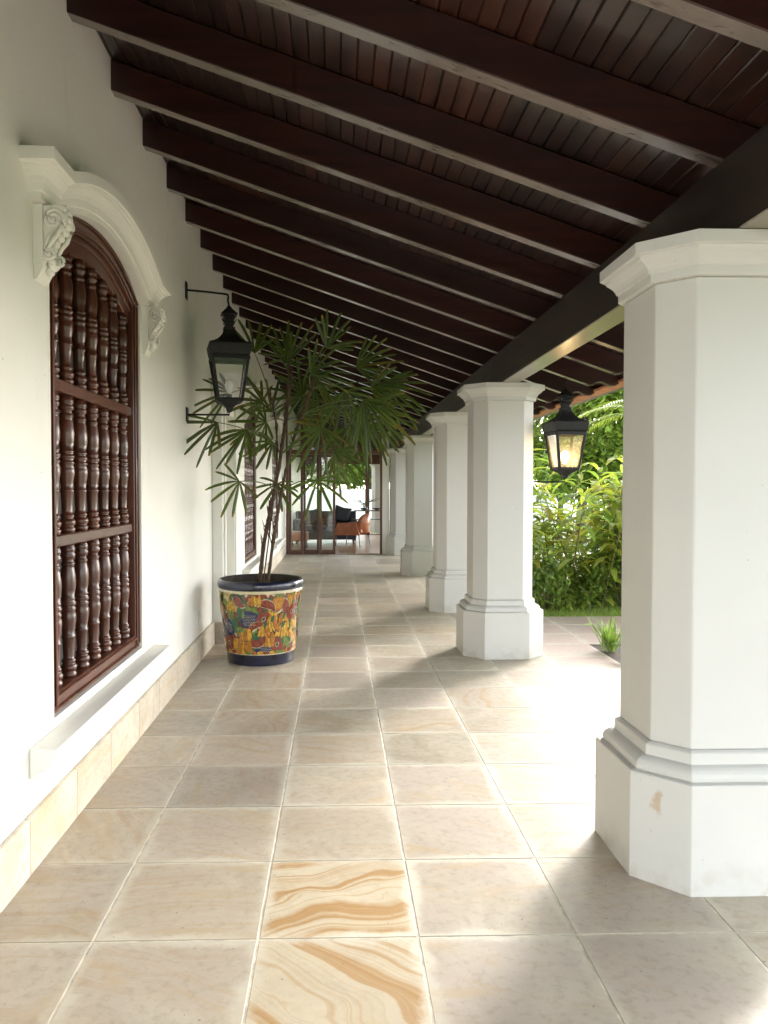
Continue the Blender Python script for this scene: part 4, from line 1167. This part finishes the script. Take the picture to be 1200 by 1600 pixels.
# areca palm whose yellow frond hangs in front of the trees
ar = thing('areca_palm', (5.55, 12.4, -.06), 'yellow green palm with arching feathery fronds left of the nearest pillar', 'palm')
rg = random.Random(31)
b = MB(); b.tube([(0, 0, -.05), (.03, 0, .8), (.0, .03, 1.6), (.02, .0, 2.3)], [.075, .06, .055, .045], 9); b.build('trunk', M['bark'], ar)
for k in range(11):
    a = k*2*math.pi/11+rg.uniform(-.2, .2); b = MB()
    p = Vector((.02, 0, 2.25)); d = Vector((math.cos(a)*.55, math.sin(a)*.55, rg.uniform(.7, 1.1))).normalized(); pts = []
    for i in range(13):
        pts.append(p.copy()); p = p+d*.15; d = (d+Vector((math.cos(a)*.05, math.sin(a)*.05, -.14))).normalized()
    b.tube(pts, [.014-.001*i for i in range(13)], 5, 1)
    for i in range(2, 13):
        for j in range(3):
            q = pts[i-1].lerp(pts[i], j/3); fw = (pts[i]-pts[i-1]).normalized(); sd = fw.cross(Vector((0, 0, 1))).normalized()
            for sg in (-1, 1):
                dd = sd*sg+fw*.75+Vector((0, 0, .25)); tt = rg.uniform(.75, 1.25)
                lance(b, q, dd, .42*(1-.05*abs(i-6)), .013, rg, (tt, tt, tt*.8), droop=.55)
    b.build('frond', [M['arecaleaf'], M['greenstem']], ar)
# planting bed by the path with strap leaved plants
be = MB(); be.box(2.37, 3.385, 1.93, 7.07, -.05, -.012); tag(be.build('planting_bed', M['bedsoil']), kind='structure')
bp = [(2.46, 6.80, 'grassy strap leaved plant on the bed corner next to the path'), (2.56, 6.35, 'leafy plant on the bed close to the nearest pillar'), (2.75, 5.5, 'strap leaved plant on the bed behind the nearest pillar'), (2.9, 4.6, 'strap leaved plant on the bed right of the nearest pillar')]
for i, (x, y, lb) in enumerate(bp):
    rg = random.Random(90+i); t_ = thing('border_plant', (x, y, -.012), lb, 'plant', 'plants along the bed edge')
    b = MB()
    for k in range(60 if not i else 26):
        a = rg.uniform(0, 6.28); dd = Vector((math.cos(a)*.55, math.sin(a)*.55, 1.2)); tt = rg.uniform(.7, 1.3)
        lance(b, Vector((rg.uniform(-.06, .06), rg.uniform(-.06, .06), 0)), dd, rg.uniform(.22, .42), .007, rg, (tt, tt, tt*.9), droop=rg.uniform(.15, .7))
    if i:
        for k in range(10):
            a = rg.uniform(0, 6.28); lance(b, Vector((0, 0, .08)), Vector((math.cos(a), math.sin(a), .7)), .26, .04, rg, (.8, .9, .7), droop=.6)
    else:
        b.tube([(0, 0, .0), (-.10, 0, .16), (-.17, -.02, .25)], .004, 5); lance(b, Vector((-.16, -.02, .25)), Vector((-1, 0, -.05)), .10, .030, rg, (1.1, 1.3, .7), droop=.1)
    b.build('foliage', M['bushleaf'], t_)
# mown grass blades on the visible strip of lawn
gb = MB(); rg = random.Random(55)
for k in range(15000):
    x, y = rg.uniform(2.37, 5.2), rg.uniform(8.66, 9.7)
    a = rg.uniform(0, 6.28); h = rg.uniform(.03, .07); w_ = .004
    c_, s_ = math.cos(a), math.sin(a); tt = rg.uniform(.6, 1.4)
    lx, ly = rg.uniform(-.03, .03), rg.uniform(-.03, .03)
    n = len(gb.v); gb.v += [(x-c_*w_, y-s_*w_, -.06), (x+c_*w_, y+s_*w_, -.06), (x+lx, y+ly, -.06+h)]
    fi = gb.face((n, n+1, n+2)); gb.tint[fi] = (tt*rg.uniform(.9, 1.2), tt, tt*.7)
tag(gb.build('lawn_grass', M['grass']), 'short green lawn grass between the paved path and the hedge', 'grass', kind='stuff')

# ------------------------------------------------------------------ light
w = bpy.data.worlds.new('World'); scn.world = w; w.use_nodes = True
nt = w.node_tree; bg = nt.nodes['Background']
sky = nt.nodes.new('ShaderNodeTexSky'); sky.sky_type = 'NISHITA'; sky.sun_disc = False
az = math.atan2(.60, .80); el = R(26)
sky.sun_elevation = el; sky.sun_rotation = az; sky.air_density = 1.0; sky.dust_density = 1.5; sky.ozone_density = 1.0
hs = nt.nodes.new('ShaderNodeHueSaturation'); hs.inputs['Saturation'].default_value = .30     # thin white haze
nt.links.new(sky.outputs[0], hs.inputs['Color']); nt.links.new(hs.outputs[0], bg.inputs[0]); bg.inputs[1].default_value = .15
sd = bpy.data.lights.new('sun', 'SUN'); sd.energy = .5; sd.angle = R(8); sd.color = (1., .97, .92)
so_ = bpy.data.objects.new('sun', sd); COL.objects.link(so_)
dirv = Vector((math.sin(az)*math.cos(el), math.cos(az)*math.cos(el), math.sin(el)))
so_.rotation_euler = dirv.to_track_quat('Z', 'Y').to_euler(); so_.location = dirv*30

# ------------------------------------------------------------------ camera
cd = bpy.data.cameras.new('camera'); cam = bpy.data.objects.new('camera', cd); COL.objects.link(cam); scn.camera = cam
cd.sensor_fit = 'VERTICAL'; cd.sensor_height = 36; cd.sensor_width = 27; cd.lens = 1195/1600*36
cd.shift_x = 42/1600; cd.clip_end = 1500; cd.clip_start = .05
cam.location = (0, 0, 1.45)
cam.rotation_euler = (R(90)-math.atan(35/1195), 0, -math.atan(31/1195))
scn.view_settings.view_transform = 'Standard'; scn.view_settings.look = 'None'; scn.view_settings.gamma = 1
scn.view_settings.exposure = 3.2
scn.cycles.max_bounces = 10; scn.cycles.diffuse_bounces = 6; scn.cycles.transparent_max_bounces = 12
